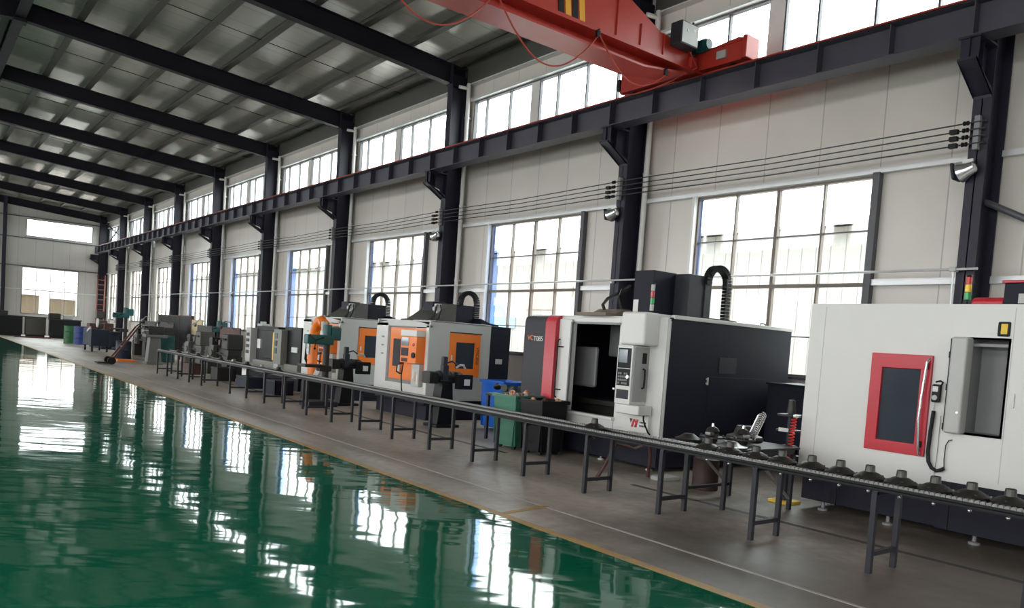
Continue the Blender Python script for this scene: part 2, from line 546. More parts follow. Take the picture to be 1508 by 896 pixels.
# girts and eave rails on the right wall
def rail(name, x0, x1, y0, y1, z0, z1, mat='girt'):
    struct(MB().box(x0, x1, y0, y1, z0, z1), name, mat)
for k in KS[:-1]:
    a, b = YK(k) + .0, YK(k + 1) - .21
    l0, l1 = YK(k) + 1.42, YK(k) + 4.55
    w = MB()
    w.box(10.705, 10.80, a, b, LZ1 + .01, LZ1 + .085)
    struct(w, 'trim_10', 'girt')
    w = MB()
    for p, q in ((a, l0), (l1, b)):
        w.box(10.72, 10.80, p, q, 2.71, 2.80)
    struct(w, 'trim_11', 'girt')
    w = MB()
    w.box(10.68, 10.80, a, b, UZ1, UZ1 + .05)
    struct(w, 'trim_12', 'girt')
    struct(MB().box(10.64, 10.80, a, b, 7.68, 7.705), 'trim_13', 'girt')
    struct(MB().box(10.66, 10.80, a, b, 7.71, 8.20), 'eave_beam', 'eave')

# windows of the right wall
n_win = [0]
M['film'] = glass_mat('blue_film', (0.60, 0.70, 0.93), .05)
def window(y0, y1, z0, z1, x=XR, mull=3, trans=(), jamb=True, upper=False, film=0):
    n_win[0] += 1
    root = empty('window_%d' % n_win[0], (x + .05, (y0 + y1) / 2, z0), kind='structure')
    yc, zb = (y0 + y1) / 2, z0
    def L(w, a, b, c, d, e, f): w.box(a, b, c - yc, d - yc, e - zb, f - zb)
    w = MB()
    t = .035
    L(w, -.07, .03, y0, y0 + t, z0, z1); L(w, -.07, .03, y1 - t, y1, z0, z1)
    L(w, -.07, .03, y0 + t, y1 - t, z1 - t, z1); L(w, -.07, .03, y0 + t, y1 - t, z0, z0 + t)
    w.build('window_frame', 'mullion' if not upper else 'jamb', root)
    if upper:
        w = MB(); L(w, -.06, .02, y0 + 2.93, y0 + 3.20, z0 + t, z1 - t); w.build('centre_post', 'whitepipe', root)
    for i in range(1, mull + 1):
        y = y0 + (y1 - y0) * i / (mull + 1)
        wd = .028 if i == (mull + 1) // 2 else .014
        if upper:
            y = y0 - .22 + (.78, 1.66, 2.56, 3.14, 3.42, 4.21, 5.12)[i - 1]; wd = .016
        w = MB(); L(w, -.05, .02, y - wd, y + wd, z0 + t, z1 - t); w.build('mullion', 'mullion' if not upper else 'jamb', root)
    for z, hw in trans:
        w = MB(); L(w, -.045, .02, y0 + t, y1 - t, z - hw, z + hw); w.build('transom', 'mullion' if hw > .02 else 'jamb', root)
    w = MB(); L(w, -.004, .004, y0 + t, y1 - t, z0 + t, z1 - t); w.build('pane', 'glass', root)
    if jamb and film:
        w = MB(); L(w, -.012, -.006, y1 - t - film, y1 - t, z0 + t, z1 - t); w.build('protective_film', 'film', root)
    if jamb:
        w = MB()
        L(w, -.16, -.055, y0 - .10, y0 - .0, 0.0, z1 + .02)
        w.build('jamb_post', 'jamb', root)
        w = MB()
        L(w, -.16, -.055, y1, y1 + .05, 0.0, z1 + .02); w.build('jamb_post', 'whitepipe', root)
    if not upper:
        w = MB(); L(w, -.14, .05, y0 - .02, y1 + .02, z0 - .04, z0); w.build('window_sill', 'jamb', root)
    return root
for k in KS[1:-1]:
    window(YK(k) + 1.42, YK(k) + 4.55, LZ0, LZ1, trans=((2.73, .028), (3.50, .010), (1.95, .008)), film={0: .05, 1: .22, 2: .12, 3: .42, 4: .35, 5: .3}.get(k, 0))
    window(YK(k) + .22, YK(k) + 5.6, UZ0, UZ1, mull=7, jamb=False, upper=True)
# windows of the far wall
def far_window(x0, x1, z0, z1, mull=2, trans=()):
    n_win[0] += 1
    xc = (x0 + x1) / 2
    root = empty('window_%d' % n_win[0], (xc, YF + .05, z0), kind='structure')
    t = .03
    w = MB()
    hw, hh = (x1 - x0) / 2, z1 - z0
    w.box(-hw, -hw + t, -.07, .03, 0, hh); w.box(hw - t, hw, -.07, .03, 0, hh)
    w.box(-hw, hw, -.07, .03, 0, t); w.box(-hw, hw, -.07, .03, hh - t, hh)
    w.build('window_frame', 'jamb', root)
    for i in range(1, mull + 1):
        x = -hw + 2 * hw * i / (mull + 1)
        MB().box(x - .015, x + .015, -.05, .02, t, hh - t).build('mullion', 'jamb', root)
    for z in trans:
        MB().box(-hw + t, hw - t, -.05, .02, z - z0 - .015, z - z0 + .015).build('transom', 'jamb', root)
    MB().box(-hw + t, hw - t, -.004, .004, t, hh - t).build('pane', 'glass', root)
far_window(*FW[0], mull=3, trans=(3.5,))
for f in FW[1:]:
    far_window(*f, mull=2)
# far wall girts and wind columns
for i, z in enumerate((2.86, 4.33, 6.1, 7.42)):
    struct(MB().box(XL, XR, YF - .1, YF, z - .03, z + .03), 'trim_%d' % (20 + i), 'girt' if i < 1 else 'jamb')
for x in (4.95, -.9, -3.8):
    w = MB()
    w.box(x - .1, x + .1, YF - .32, YF - .30, 0, roof_z(x) - .2); w.box(x - .1, x + .1, YF - .1, YF - .085, 0, roof_z(x) - .2)
    w.box(x - .006, x + .006, YF - .3, YF - .1, 0, roof_z(x) - .2)
    struct(w, 'column', 'steel')

# white rain pipes standing beside the columns
for i, k in enumerate(KS[3:-1]):
    y = YK(k) - .30
    root = empty('rain_pipe', (10.66, y, 0), 'white vertical rain pipe, %s from the camera, beside a dark steel column' % ('first', 'second', 'third', 'fourth', 'fifth', 'sixth', 'seventh', 'eighth')[i], 'pipe', 'rain pipes along the window wall')
    MB().cyl((0, 0, 0), (0, 0, 7.72), .052, seg=12).build('pipe', 'whitepipe', root)
    for z in (1.2, 3.0, 4.8, 6.9): MB().cyl((0, 0, z - .02), (0, 0, z + .02), .062, seg=12).box(0, .14, -.012, .012, z - .015, z + .015).build('pipe_clip', 'girt', root)
    MB().cyl((0, 0, 7.60), (-.25, .05, 7.60), .04, seg=10).build('outlet', 'whitepipe', root)

# diagonal wind braces near the camera and in the last bay
def brace(p, q, r=.035, mat='steel'):
    struct(MB().cyl(p, q, r, seg=10), 'wall_brace', mat)
brace((10.62, YK(0) - .1, 3.72), (10.62, YK(-1), .6), .04, 'jamb')
brace((10.62, YK(8) - .1, 6.1), (10.62, YK(9) - .3, 7.6), .04)
brace((10.62, YK(8) - .1, 7.6), (10.62, YK(9) - .3, 6.1), .04)

# outdoors, seen through the panes
struct(MB().box(XR + .12, 60, -30, 90, -.3, -.15), 'outdoor_ground', paint('pale_yard', (0.55, 0.53, 0.5), .8))
struct(MB().box(-60, XL - .12, -30, 90, -.3, -.15), 'outdoor_ground.001', paint('pale_yard_left', (0.5, 0.5, 0.48), .8))
struct(MB().box(XL - .1, XR + .1, YF + .15, 110, -.3, -.15), 'outdoor_ground.002', paint('pale_yard_far', (0.55, 0.53, 0.5), .8))
M['shed'] = panel_mat('shed_sheets', (0.25, 0.24, 0.225), 1, .5, rough=.6, seam=.5, width=.03, ribs=.25)
M['shedblue'] = paint('shed_blue', (0.17, 0.25, 0.38), .5)
M['shedred'] = paint('shed_red', (0.33, 0.20, 0.185), .6)
M['tan'] = paint('tan_shutter', (0.055, 0.034, 0.014), .6)
M['tile'] = panel_mat('roof_tiles', (0.40, 0.33, 0.30), 0, .4, rough=.7, seam=.3)
t = empty('neighbour_shed', (24, 25, 0), 'pale corrugated shed across the yard outside the windows', 'building')
MB().box(-1, 4, -45, 65, -.2, 5.9).build('wall', 'shed', t)
MB().box(-1.05, -1.0, 4.3, 8.5, 2.3, 3.45).build('blue_panel', 'shedblue', t)
MB().box(-1.05, -1.0, 38, 60, 3.2, 4.6).build('blue_panel', 'shedblue', t)
MB().box(-1.05, -1.0, .4, 3.6, 3.2, 4.2).build('red_panel', 'shedred', t)
w = MB(); w.prism([(-1.6, 5.85), (1.5, 6.6), (4.6, 5.85), (4.6, 5.95), (1.5, 6.7), (-1.6, 5.95)], 'Y', -45.5, 65.5)
w.build('roof', 'shed', t)
t = empty('far_shed', (7.5, 72, 0), 'white house with tan shutters behind the far window', 'building')
MB().box(-9, 9, 0, 5, -.2, 3.0).build('wall', paint('shed_white', (.8, .8, .78), .6), t)
w = MB(); w.prism([(-.6, 2.95), (2.5, 5.4), (5.6, 2.95)], 'X', -9.4, 9.4); w.build('roof', 'tile', t)
MB().box(-1.55, 1.05, -.06, 0, .0, 2.75).build('shutter', 'tan', t)
MB().box(1.75, 3.6, -.06, 0, .0, 2.6).build('shutter', 'tan', t)

# ------------------------------------------------------------------ camera
cam = bpy.data.cameras.new('camera')
cam.sensor_fit = 'HORIZONTAL'; cam.sensor_width = 36.0
cam.lens = 36.0 * 1150 / 1508
cam.shift_y = (570 - 448) / 1508
cam.clip_start = .05; cam.clip_end = 300
co = bpy.data.objects.new('camera', cam); C.objects.link(co)
r_, u_, f_ = Vector((0.78645414, -0.61375653, 0.0692302)), Vector((-0.02078357, 0.08572619, 0.99610193)), Vector((0.6172989, 0.78482734, -0.05466367))
mw = Matrix((r_, u_, -f_)).transposed().to_4x4(); mw.translation = (0, 0, 1.54)
co.matrix_world = mw
S.camera = co

# ------------------------------------------------------------------ daylight
W = bpy.data.worlds.new('overcast'); S.world = W
W.use_nodes = True
bg = W.node_tree.nodes['Background']
bg.inputs[0].default_value = (0.97, 0.99, 1.0, 1)
bg.inputs[1].default_value = 4.0
def portal(name, loc, rot, sx, sy):
    l = bpy.data.lights.new(name, 'AREA'); l.shape = 'RECTANGLE'; l.size = sx; l.size_y = sy
    l.cycles.is_portal = True
    o = bpy.data.objects.new(name, l); C.objects.link(o); o.location = loc; o.rotation_euler = rot
LY = YF - YB; YC = (YF + YB) / 2
for x, s in ((XR + .11, 1), (XL - .11, -1)):
    portal('sky_portal', (x, YC, (LZ0 + LZ1) / 2), (0, s * pi / 2, 0), LZ1 - LZ0, LY)
    portal('sky_portal', (x, YC, (UZ0 + UZ1) / 2), (0, s * pi / 2, 0), UZ1 - UZ0, LY)
portal('sky_portal', (XM, YF + .12, 6.78), (-pi / 2, 0, 0), 17, 1.06)
portal('sky_portal', (7.53, YF + .12, 2.8), (-pi / 2, 0, 0), 3.2, 2.95)
portal('sky_portal', (1.1, YB - .12, 1.2), (pi / 2, 0, 0), 2.2, 2.4)

vs = S.view_settings
S.display_settings.display_device = 'sRGB'
vs.view_transform = 'Standard'; vs.look = 'None'; vs.gamma = 1; vs.use_curve_mapping = False
vs.exposure = 1.48
S.cycles.max_bounces = 10; S.cycles.diffuse_bounces = 6; S.cycles.glossy_bounces = 4; S.cycles.transparent_max_bounces = 16
S.cycles.sample_clamp_indirect = 8
S.cycles.use_denoising = True
S.cycles.caustics_reflective = False; S.cycles.caustics_refractive = False
# ------------------------------------------------------------------ crane runway, crane, services along the wall
RX = 9.95
def runway(x):
    root = empty('crane_runway', (x, 0, 5.5), kind='structure')
    a, b = YK(-1) - 2, YF - 1.3
    w = MB()
    w.box(-.15, .15, a, b, .02, .036); w.box(-.15, .15, a, b, .425, .443); w.box(-.006, .006, a, b, .03, .43)
    w.build('girder', 'craneblue', root)
    for y in [YK(k) - .1 + d for k in range(-1, 9) for d in (0, 1.0, 2.0, 3.0, 4.0, 5.0)]:
        w = MB(); w.box(-.135, .135, y - .006, y + .006, .03, .43); w.build('stiffener', 'craneblue', root)
    w = MB()
    w.box(-.055, .055, a, b, .443, .452); w.box(-.012, .012, a, b, .45, .50); w.box(-.034, .034, a, b, .485, .52)
    w.box(-.15, -.142, a, b, .43, .452)
    w.build('rail', 'rail_red', root)
    w = MB()
    return root
runway(RX)
runway(2 * XM - RX)

cr = empty('overhead_crane', (RX, 8.72, 6.02), 'red overhead travelling crane with striped girder on the runway', 'crane')
# local: x across the hall, y along the rail
G0, GY = -16.0, -.42                  # far end of the girder, near face
w = MB()
gx1 = -.95
# underside I-beam flange
w.prism([(-15.6, -.24), (gx1 - .4, -.24), (gx1 + .55, -.10), (gx1 + .55, -.07), (gx1 - .4, -.21), (-15.6, -.21)], 'Y', GY, GY + .5)
w.prism([(-15.6, -.22), (gx1 - .4, -.22), (gx1 + .6, -.08), (gx1 + .6, .0), (-15.6, .0)], 'Y', GY + .235, GY + .265)
w.build('lower_flange', 'crane_red', cr)
w = MB()
prof = [(-15.6, -.06), (gx1 + .55, .0), (gx1 + .55, .10), (-15.6, .02)]
w.prism([(-15.8, -.07), (.05, -.02), (.05, .03), (-15.8, .0)], 'Y', GY - .02, GY + .52)
w.build('middle_flange', 'crane_red', cr)
w = MB()
w.prism([(-15.4, .0), (-.28, .02), (-.28, .30), (-1.02, .27 + .10), (-1.75, .66), (-15.0, .66)], 'Y', GY + .03, GY + .47)
w.prism([(-15.0, .66), (-1.7, .66), (-1.7, .68), (-15.0, .68)], 'Y', GY, GY + .5)
w.build('box_girder', 'crane_red', cr)
for i in range(4):
    x = -3.05 + i * .13
    w = MB(); w.prism([(x, .02), (x + .10, .02), (x + .02, .655), (x - .08, .655)], 'Y', GY + .02, GY + .031)
    w.build('warning_stripe', 'black' if i % 2 == 0 else 'stripeyellow', cr)
for xx in (-1.95, -1.45, -.95):
    MB().box(xx - .006, xx + .006, GY + .005, GY + .03, .03, .60 if xx < -1.8 else .36).build('rib', 'crane_red', cr)
# end truck on the rail
w = MB()
w.prism([(-1.24, .02), (1.28, .02), (1.28, .33), (1.15, .36), (.5, .30), (-.5, .30), (-1.15, .36), (-1.24, .33)], 'X', -.13, .13)
w.box(-.15, -.09, -1.24, 1.28, .01, .04); w.box(.09, .15, -1.24, 1.28, .01, .04); w.box(-.15, .15, -1.2, 1.2, .29, .31)
et = w.build('end_truck', 'crane_red', cr)
for y in (-1.0, 1.05):
    MB().cyl((-.06, y, .11), (.06, y, .11), .10, seg=20).cyl((-.08, y, .11), (-.06, y, .11), .115, seg=20).cyl((.06, y, .11), (.08, y, .11), .115, seg=20).build('wheel', 'darkgrey', et)
MB().box(-.16, .16, 1.28, 1.36, .06, .26, .02).build('buffer', 'black', et)
MB().box(-.16, .16, -1.32, -1.24, .02, .36, .02).build('buffer', 'crane_red', et)
w = MB()
w.cyl((-.20, -.62, .36), (-.20, -.30, .36), .085, seg=18)
for i in range(7): w.cyl((-.20, -.60 + i * .045, .36), (-.20, -.585 + i * .045, .36), .098, seg=18)
w.cyl((-.20, -.66, .36), (-.20, -.62, .36), .075, seg=18)
mo = w.build('motor', 'teal', cr)
MB().box(-.26, -.12, -.30, -.12, .24, .46, .02).build('gearbox', 'darkgrey', cr)
MB().box(-.17, -.12, -.95, -.78, .10, .22, .01).build('data_plate', 'lightgrey', cr)
# control cabinet hung on the girder end
w = MB(); w.box(-.82, -.42, GY - .20, GY + .02, .22, .56, .012)
cb = w.build('control_cabinet', 'darkgrey', cr)
MB().box(-.80, -.44, GY - .208, GY - .20, .24, .54).build('cabinet_door', 'lightgrey', cb)
MB().box(-.56, -.50, GY - .212, GY - .207, .44, .49).build('lamp', 'white', cb)
MB().cyl((-.68, GY - .215, .43), (-.68, GY - .205, .43), .022, seg=10).build('lamp', 'white', cb)
MB().cyl((-.45, GY - .1, .56), (-.45, GY - .1, .64), .02, seg=8).build('antenna', 'black', cb)
MB().box(-.36, -.22, GY - .05, GY + .02, -.0, .18, .02).build('junction_box', 'crane_red', cr)
# festoon cable hung in loops below the girder
trol = [(-.9, -.20), (-2.35, -.05), (-4.15, -.05), (-6.0, -.05)]
for (x, z) in trol:
    w = MB(); w.box(x - .035, x + .035, GY - .05, GY - .01, z - .06, z + .03, .008); w.cyl((x, GY - .06, z + .04), (x, GY + .02, z + .04), .012, seg=8)
    w.build('cable_trolley', 'black', cr)
for (x0, z0), (x1, z1) in zip(trol, trol[1:]):
    pts = []
    for i in range(25):
        t = i / 24
        sag = (.62 if x0 < -1 else .36) * (1 - (2 * t - 1) ** 2)
        pts.append((x0 + (x1 - x0) * t, GY - .03 + .04 * sin(t * 5), z0 - .05 + (z1 - z0) * t - sag))
    MB().tube(pts, .011).build('festoon_cable', 'rail_red', cr)
# cable trailing over the rail
MB().tube([(-.42, GY - .05, .22), (-.3, GY - .12, .0), (-.22, .05, -.06), (-.21, .5, -.10), (-.2, .9, -.09), (-.17, 1.2, -.03), (-.13, 1.28, .05)], .012).build('power_cable', 'rail_red', cr)

# bare conductor wires on insulators between the columns
root = empty('conductor_line', (10.17, YK(0), 4.35), 'four thin dark conductor wires strung along the columns under the crane', 'wire')
for j in range(4):
    MB().tube([(0, YK(k) - .2 - YK(0) + d, .085 * j - (.0 if d != 3 else .03)) for k in range(0, 9) for d in ((0, 3, 5.6) if k < 8 else (0,))], .009, seg=6).build('wire', 'darkgrey', root)
for k in range(0, 9):
    y = YK(k) - YK(0) - .1
    w = MB(); w.box(.0, .075, y - .03, y + .03, -.07, .33); 
    w.build('bracket', 'midgrey', root)
    for j in range(4):
        w = MB()
        w.lathe([(.010, .0), (.028, .01), (.028, .03), (.014, .04), (.028, .05), (.028, .07), (.010, .08)], (0, y + .08, .085 * j), 'Y', 12)
        w.build('insulator', 'black', root)
        if k < 3:
            MB().box(-.035, .035, y + .20, y + .30, .085 * j - .028, .085 * j + .028, .01).build('tensioner', 'black', root) if j < 3 else None

# compressed-air pipe in front of the columns
root = empty('air_pipe', (10.16, YK(0), 2.80), 'thin grey air pipe running across the windows and columns', 'pipe')
w = MB(); w.tube([(0, -.28, .03), (0, 20, 0), (0, 44, -.02)], .016, seg=8); w.build('pipe', 'girt', root)
w = MB(); w.tube([(0, -.0, .03), (0, -.01, -.4), (0, -.02, -2.8)], .016, seg=8); w.build('drop_pipe', 'girt', root)
MB().box(-.03, .07, -.04, .04, .0, .06, .01).build('tee', 'lightgrey', root)
for k in range(1, 8):
    y = YK(k) - .1 - YK(0)
    MB().box(0, .084, y - .015, y + .015, -.03, .02).build('pipe_clamp', 'girt', root)

# round floodlights on the near columns
for k, lab in ((0, 'round silver floodlight on the nearest column beside the wires'), (1, 'round silver floodlight on the column behind the black machining centre'), (2, 'round silver floodlight on the third column from the camera')):
    root = empty('floodlight', (10.15, YK(k) - .02, 4.02), lab, 'lamp', 'floodlights on the columns')
    w = MB(); w.lathe([(.03, .14), (.07, .12), (.085, .04), (.125, -.04), (.125, -.06), (.112, -.06), (.10, -.03), (.02, .0)], (0, 0, 0), 'Y', 20)
    for v in w.bm.verts: v.co = Matrix.Rotation(-.35, 3, 'X') @ Vector((v.co.x, -v.co.y, v.co.z))
    w.build('reflector', 'chrome', root)
    MB().box(-.11, .11, .08, .12, -.11, .10, .02, rot=Matrix.Rotation(-.2, 3, 'X')).build('lens_hood', 'darkgrey', root)
    w = MB(); w.box(.0, .10, -.05, -.02, -.02, .02); w.box(-.01, .02, -.09, .03, -.02, .14); w.build('bracket', 'girt', root)
# ------------------------------------------------------------------ helpers for machine parts
def plate(root, name, mat, x0, x1, y0, y1, z0, z1, bev=0.0, seg=2):
    return MB().box(x0, x1, y0, y1, z0, z1, bev, seg).build(name, mat, root)

def chain_arch(root, p, q, h, w_, mat='black', name='cable_chain', n=22, drop=None):
    """cable drag chain: links along an arch from p up over to q, in the plane of p, q and z"""
    p, q = Vector(p), Vector(q)
    pts = []
    for i in range(n + 1):
        t = i / n
        a = pi * (1 - t)
        c = (p + q) / 2
        hor = (q - p) / 2
        pt = c - hor * cos(pi - a) * 1.0 if False else c + hor * (-cos(pi * t))
        pts.append(Vector((pt.x, pt.y, max(p.z, q.z) * 0 + (p.z + (q.z - p.z) * t) + h * sin(pi * t) ** .75)))
    if drop:
        m = 10
        e = pts[-1]
        for i in range(1, m + 1):
            pts.append(e + Vector((0.0, 0, -drop * i / m)))
    mb = MB()
    for a, b in zip(pts, pts[1:]):
        d = (b - a)
        mid = (a + b) / 2
        mb.beam(a + d * .02, b - d * .12, w_, .075, up=(0, 1, 0) if abs(d.normalized().z) > .9 else (0, 0, 1))
        mb.beam(mid - d * .08, mid + d * .08, w_ * 1.12, .085, up=(0, 1, 0) if abs(d.normalized().z) > .9 else (0, 0, 1))
    return mb.build(name, mat, root)

def tower(root, x, y, z, r, hs, mats, base=.05):
    t = MB().cyl((x, y, z), (x, y, z + base), r * .55, seg=14).build('signal_pole', 'black', root)
    zz = z + base
    for m in mats:
        MB().cyl((x, y, zz), (x, y, zz + hs * .94), r, seg=18).build('signal_lamp', m, t)
        zz += hs
    MB().lathe([(r, zz), (r * .9, zz + .012), (r * .3, zz + .02)], (x, y, 0), 'Z', 18).build('cap', 'black', t)
    return t

# ------------------------------------------------------------------ nearest machine: white cabinet with red window
nm = empty('machining_center', (7.65, 3.2, 0), 'large white machining centre nearest the camera with a red framed window', 'machine')
# local x = into the machine, y along the line; front face at x = 0
YA, YZ = 1.45, -2.2                    # far end, near end
# white shell, with niche for the control panel
def ly(y): return y - 3.2
w = MB()
NX0, NX1, NZ0, NZ1 = ly(2.735), ly(3.04), 1.02, 1.87
WX0, WX1, WZ0, WZ1 = ly(3.35), ly(3.935), .745, 1.705
ys = [YZ, NX0, NX1, WX0, WX1, YA]
def front(y0, y1, z0, z1): w.box(0, .05, y0, y1, z0, z1)
front(YZ, NX0, .55, 2.16); front(NX0, NX1, .55, NZ0); front(NX0, NX1, NZ1, 2.16); front(NX1, WX0, .55, 2.16)
front(WX0, WX1, .55, WZ0); front(WX0, WX1, WZ1, 2.16); front(WX1, YA, .55, 2.16)
w.box(.05, 2.2, YA - .05, YA, .5, 2.16); w.box(.05, 2.2, YZ, YZ + .05, .5, 2.16); w.box(2.15, 2.2, YZ, YA, .5, 2.16)
w.box(.0, 2.2, YZ, YA, 2.16, 2.19)
w.box(0, .05, ly(3.21), YA, .47, .55); w.box(0, .05, ly(4.4), YA, .40, .47)
w.build('body', 'offwhite', nm)
plate(nm, 'body_seam', 'lightgrey', -.002, .01, ly(4.48), ly(4.486), .45, 2.16)
plate(nm, 'body_seam', 'lightgrey', -.002, .01, ly(2.70), ly(2.706), .60, 2.16)
w = MB(); w.box(.06, 2.16, YZ + .04, YA - .03, .10, .50, .01); w.box(.02, .08, YZ + .02, ly(3.205), .10, .56); w.box(.05, .9, YZ + .05, ly(3.2), .50, .53)
bs = w.build('base', 'navy', nm)
for yy in (ly(3.10), ly(1.8), ly(4.2)): plate(nm, 'base_seam', 'black', .012, .024, yy - .004, yy + .004, .10, .55)
for yy in (1.2, .5, -.3, -1.0, -1.9):
    w = MB()
    w.lathe([(.05, .0), (.05, .02), (.018, .03), (.018, .11)], (.14, yy, 0), 'Z', 14); w.build('levelling_foot', 'midgrey', nm)
# red window door
w = MB()
fw_ = .085
x0, x1 = -.03, .02
w.box(x0, x1, WX0, WX1, WZ1 - .14, WZ1, .008); w.box(x0, x1, WX0, WX1, WZ0, WZ0 + .11, .008)
w.box(x0, x1, WX0, WX0 + .10, WZ0 + .10, WZ1 - .13, .008); w.box(x0, x1, WX1 - .115, WX1, WZ0 + .10, WZ1 - .13, .008)
w.box(.02, .10, WX0, WX1, WZ0, WZ0 + .02); w.box(.02, .10, WX1 - .015, WX1, WZ0, WZ1)
dr = w.build('door', 'red', nm)
MB().box(.0, .008, WX0 + .09, WX1 - .11, WZ0 + .10, WZ1 - .13).build('window', 'darkglass', dr)
w = MB(); w.tube([(-.03, ly(3.375), 1.67), (-.065, ly(3.38), 1.64), (-.075, ly(3.40), 1.3), (-.078, ly(3.405), 1.1), (-.07, ly(3.39), .85), (-.055, ly(3.385), .78), (-.03, ly(3.385), .76)], .012, seg=10)
w.build('door_handle', 'chrome', dr)
for z in (1.60, .86): MB().box(-.06, -.03, ly(3.372), ly(3.40), z - .03, z + .03, .006).build('handle_mount', 'black', dr)
# niche and control console
w = MB()
w.box(.26, .28, NX0 - .02, NX1 + .02, NZ0 - .02, NZ1 + .02); w.box(.0, .27, NX0 - .02, NX0, NZ0, NZ1); w.box(.0, .27, NX1, NX1 + .02, NZ0, NZ1)
w.box(.0, .27, NX0 - .02, NX1 + .02, NZ1, NZ1 + .02); w.box(.0, .27, NX0 - .02, NX1 + .02, NZ0 - .02, NZ0)
w.build('niche', 'midgrey', nm)
plate(nm, 'niche_header', 'midgrey', .02, .06, NX0, NX1, NZ1 - .06, NZ1 - .035)
w = MB(); w.box(-.13, .02, ly(3.02), ly(3.16), 1.005, 1.885, .022, 3)
cn = w.build('control_console', 'lightgrey', nm)
MB().box(-.10, .01, ly(3.165), ly(3.175), 1.02, 1.87, .003).build('console_seal', 'black', cn)
for z in (1.06, 1.42, 1.72): MB().box(-.06, .0, ly(3.175), ly(3.2), z - .03, z + .03, .004).build('hinge', 'darkgrey', cn)
MB().cyl((-.135, ly(3.05), 1.2), (-.13, ly(3.05), 1.2), .012, seg=10).build('screw', 'chrome', cn)
# yellow switch at the top right, small grey latch
sw = plate(nm, 'main_switch', 'black', -.02, .01, ly(2.73), ly(2.83), 1.905, 2.035, .012)
MB().box(-.026, -.018, ly(2.747), ly(2.80), 1.925, 2.015, .004).build('switch_plate', 'yellow', sw)
plate(nm, 'latch', 'white', -.018, .01, ly(2.642), ly(2.668), 1.28, 1.41, .008)
# handwheel pendant hanging beside the door with its thick black cable
w = MB(); w.box(-.05, -.01, ly(3.245), ly(3.325), 1.27, 1.44, .014)
hp = w.build('hand_pendant', 'black', nm)
MB().box(-.056, -.048, ly(3.265), ly(3.315), 1.37, 1.42, .003).build('display', 'white', hp)
MB().cyl((-.066, ly(3.286), 1.315), (-.048, ly(3.286), 1.315), .024, seg=16).build('handwheel', 'lightgrey', hp)
MB().tube([(-.03, ly(3.25), 1.43), (-.03, ly(3.235), 1.46), (-.03, ly(3.26), 1.475), (-.03, ly(3.3), 1.46)], .008).build('hook', 'black', hp)
MB().tube([(-.03, ly(3.29), 1.27), (-.03, ly(3.295), 1.2)], .006).build('cord', 'lightgrey', hp)
w = MB(); w.tube([(-.03, ly(3.295), 1.19), (-.03, ly(3.305), 1.0), (-.03, ly(3.310), .8), (-.03, ly(3.298), .71), (-.03, ly(3.265), .655), (-.03, ly(3.22), .635), (-.03, ly(3.18), .65), (-.025, ly(3.155), .67)], .017, seg=10)
w.build('pendant_cable', 'black', nm)
MB().tube([(-.02, ly(3.158), .67), (-.02, ly(3.165), .75), (-.02, ly(3.162), .88), (-.02, ly(3.14), .93), (-.01, ly(3.115), .94)], .005).build('earth_wire', 'darkgrey', nm)
MB().tube([(-.01, ly(3.245), .56), (-.01, ly(3.235), .8), (-.01, ly(3.235), 1.15)], .003).build('thin_wire', 'midgrey', nm)
# signal tower, red hoist motor and dark box on the roof
tower(nm, .55, ly(3.335), 2.19, .028, .075, ('lampgreen', 'lampyellow', 'lampred'), .09)
w = MB(); w.cyl((.55, ly(3.25), 2.245), (.55, ly(3.00), 2.245), .055, seg=18); w.sph((.55, ly(3.25), 2.245), .055, sy=.7); w.box(.50, .60, ly(3.20), ly(3.05), 2.19, 2.22)
w.build('lube_pump', 'red', nm)
MB().tube([(.55, ly(3.0), 2.245), (.52, ly(2.97), 2.24), (.5, ly(2.93), 2.2)], .015).build('hose', 'hosered', nm)
w = MB(); w.box(.5, 1.1, ly(2.2), ly(3.0), 2.19, 2.43, .01); tb = w.build('drive_box', 'navy', nm)
MB().box(.48, 1.12, ly(2.18), ly(3.02), 2.43, 2.455, .006).build('cover', 'red', tb)
MB().box(.49, .50, ly(2.80), ly(2.87), 2.24, 2.33).build('label', 'lightgrey', tb)
w = MB(); w.tube([(.9, 1.0, 2.19), (.92, .98, 2.24), (.95, .9, 2.25), (.98, .82, 2.2)], .012); w.tube([(.9, .85, 2.19), (.92, .78, 2.23), (.95, .7, 2.19)], .012); w.build('roof_hose', 'darkgrey', nm)

# red coiled air hose on the corner of the near machine
co_ = empty('coiled_air_hose', (7.56, 4.68, .46), 'red coiled air hose hanging at the corner of the nearest white machine', 'hose')
pts = []
for i in range(15 * 12 + 1):
    a = 2 * pi * i / 12; t = i / 180
    pts.append((.026 * cos(a) - .01, .026 * sin(a) + .03 * (1 - t), .50 * t))
MB().tube(pts, .0065, seg=6).build('coil', 'hosered', co_)
MB().box(-.015, .10, -.015, .015, .50, .53, .005).build('hook', 'chrome', co_)
M['sidegrey'] = paint('side_grey', (0.33, 0.33, 0.32), .4)
M['taupe'] = paint('taupe_cover', (0.17, 0.135, 0.10), .6)
# ------------------------------------------------------------------ black and white machining centre with the open door
m2 = empty('machining_center', (7.7, 8.0, 0), 'black and white machining centre with a red stripe and an open door', 'machine')
NE, FE = -1.34, 1.42                   # near and far end
w = MB(); w.box(.02, 2.75, NE + .02, FE, .06, .50, .01); w.box(.0, .06, NE + .03, .72, .08, .48)
b2 = w.build('base', 'navy', m2)
for yy in (-1.1, -.2, .7, 1.25):
    MB().lathe([(.05, 0), (.05, .02), (.018, .03), (.018, .07)], (.12, yy, 0), 'Z', 12).build('levelling_foot', 'lightgrey', m2)
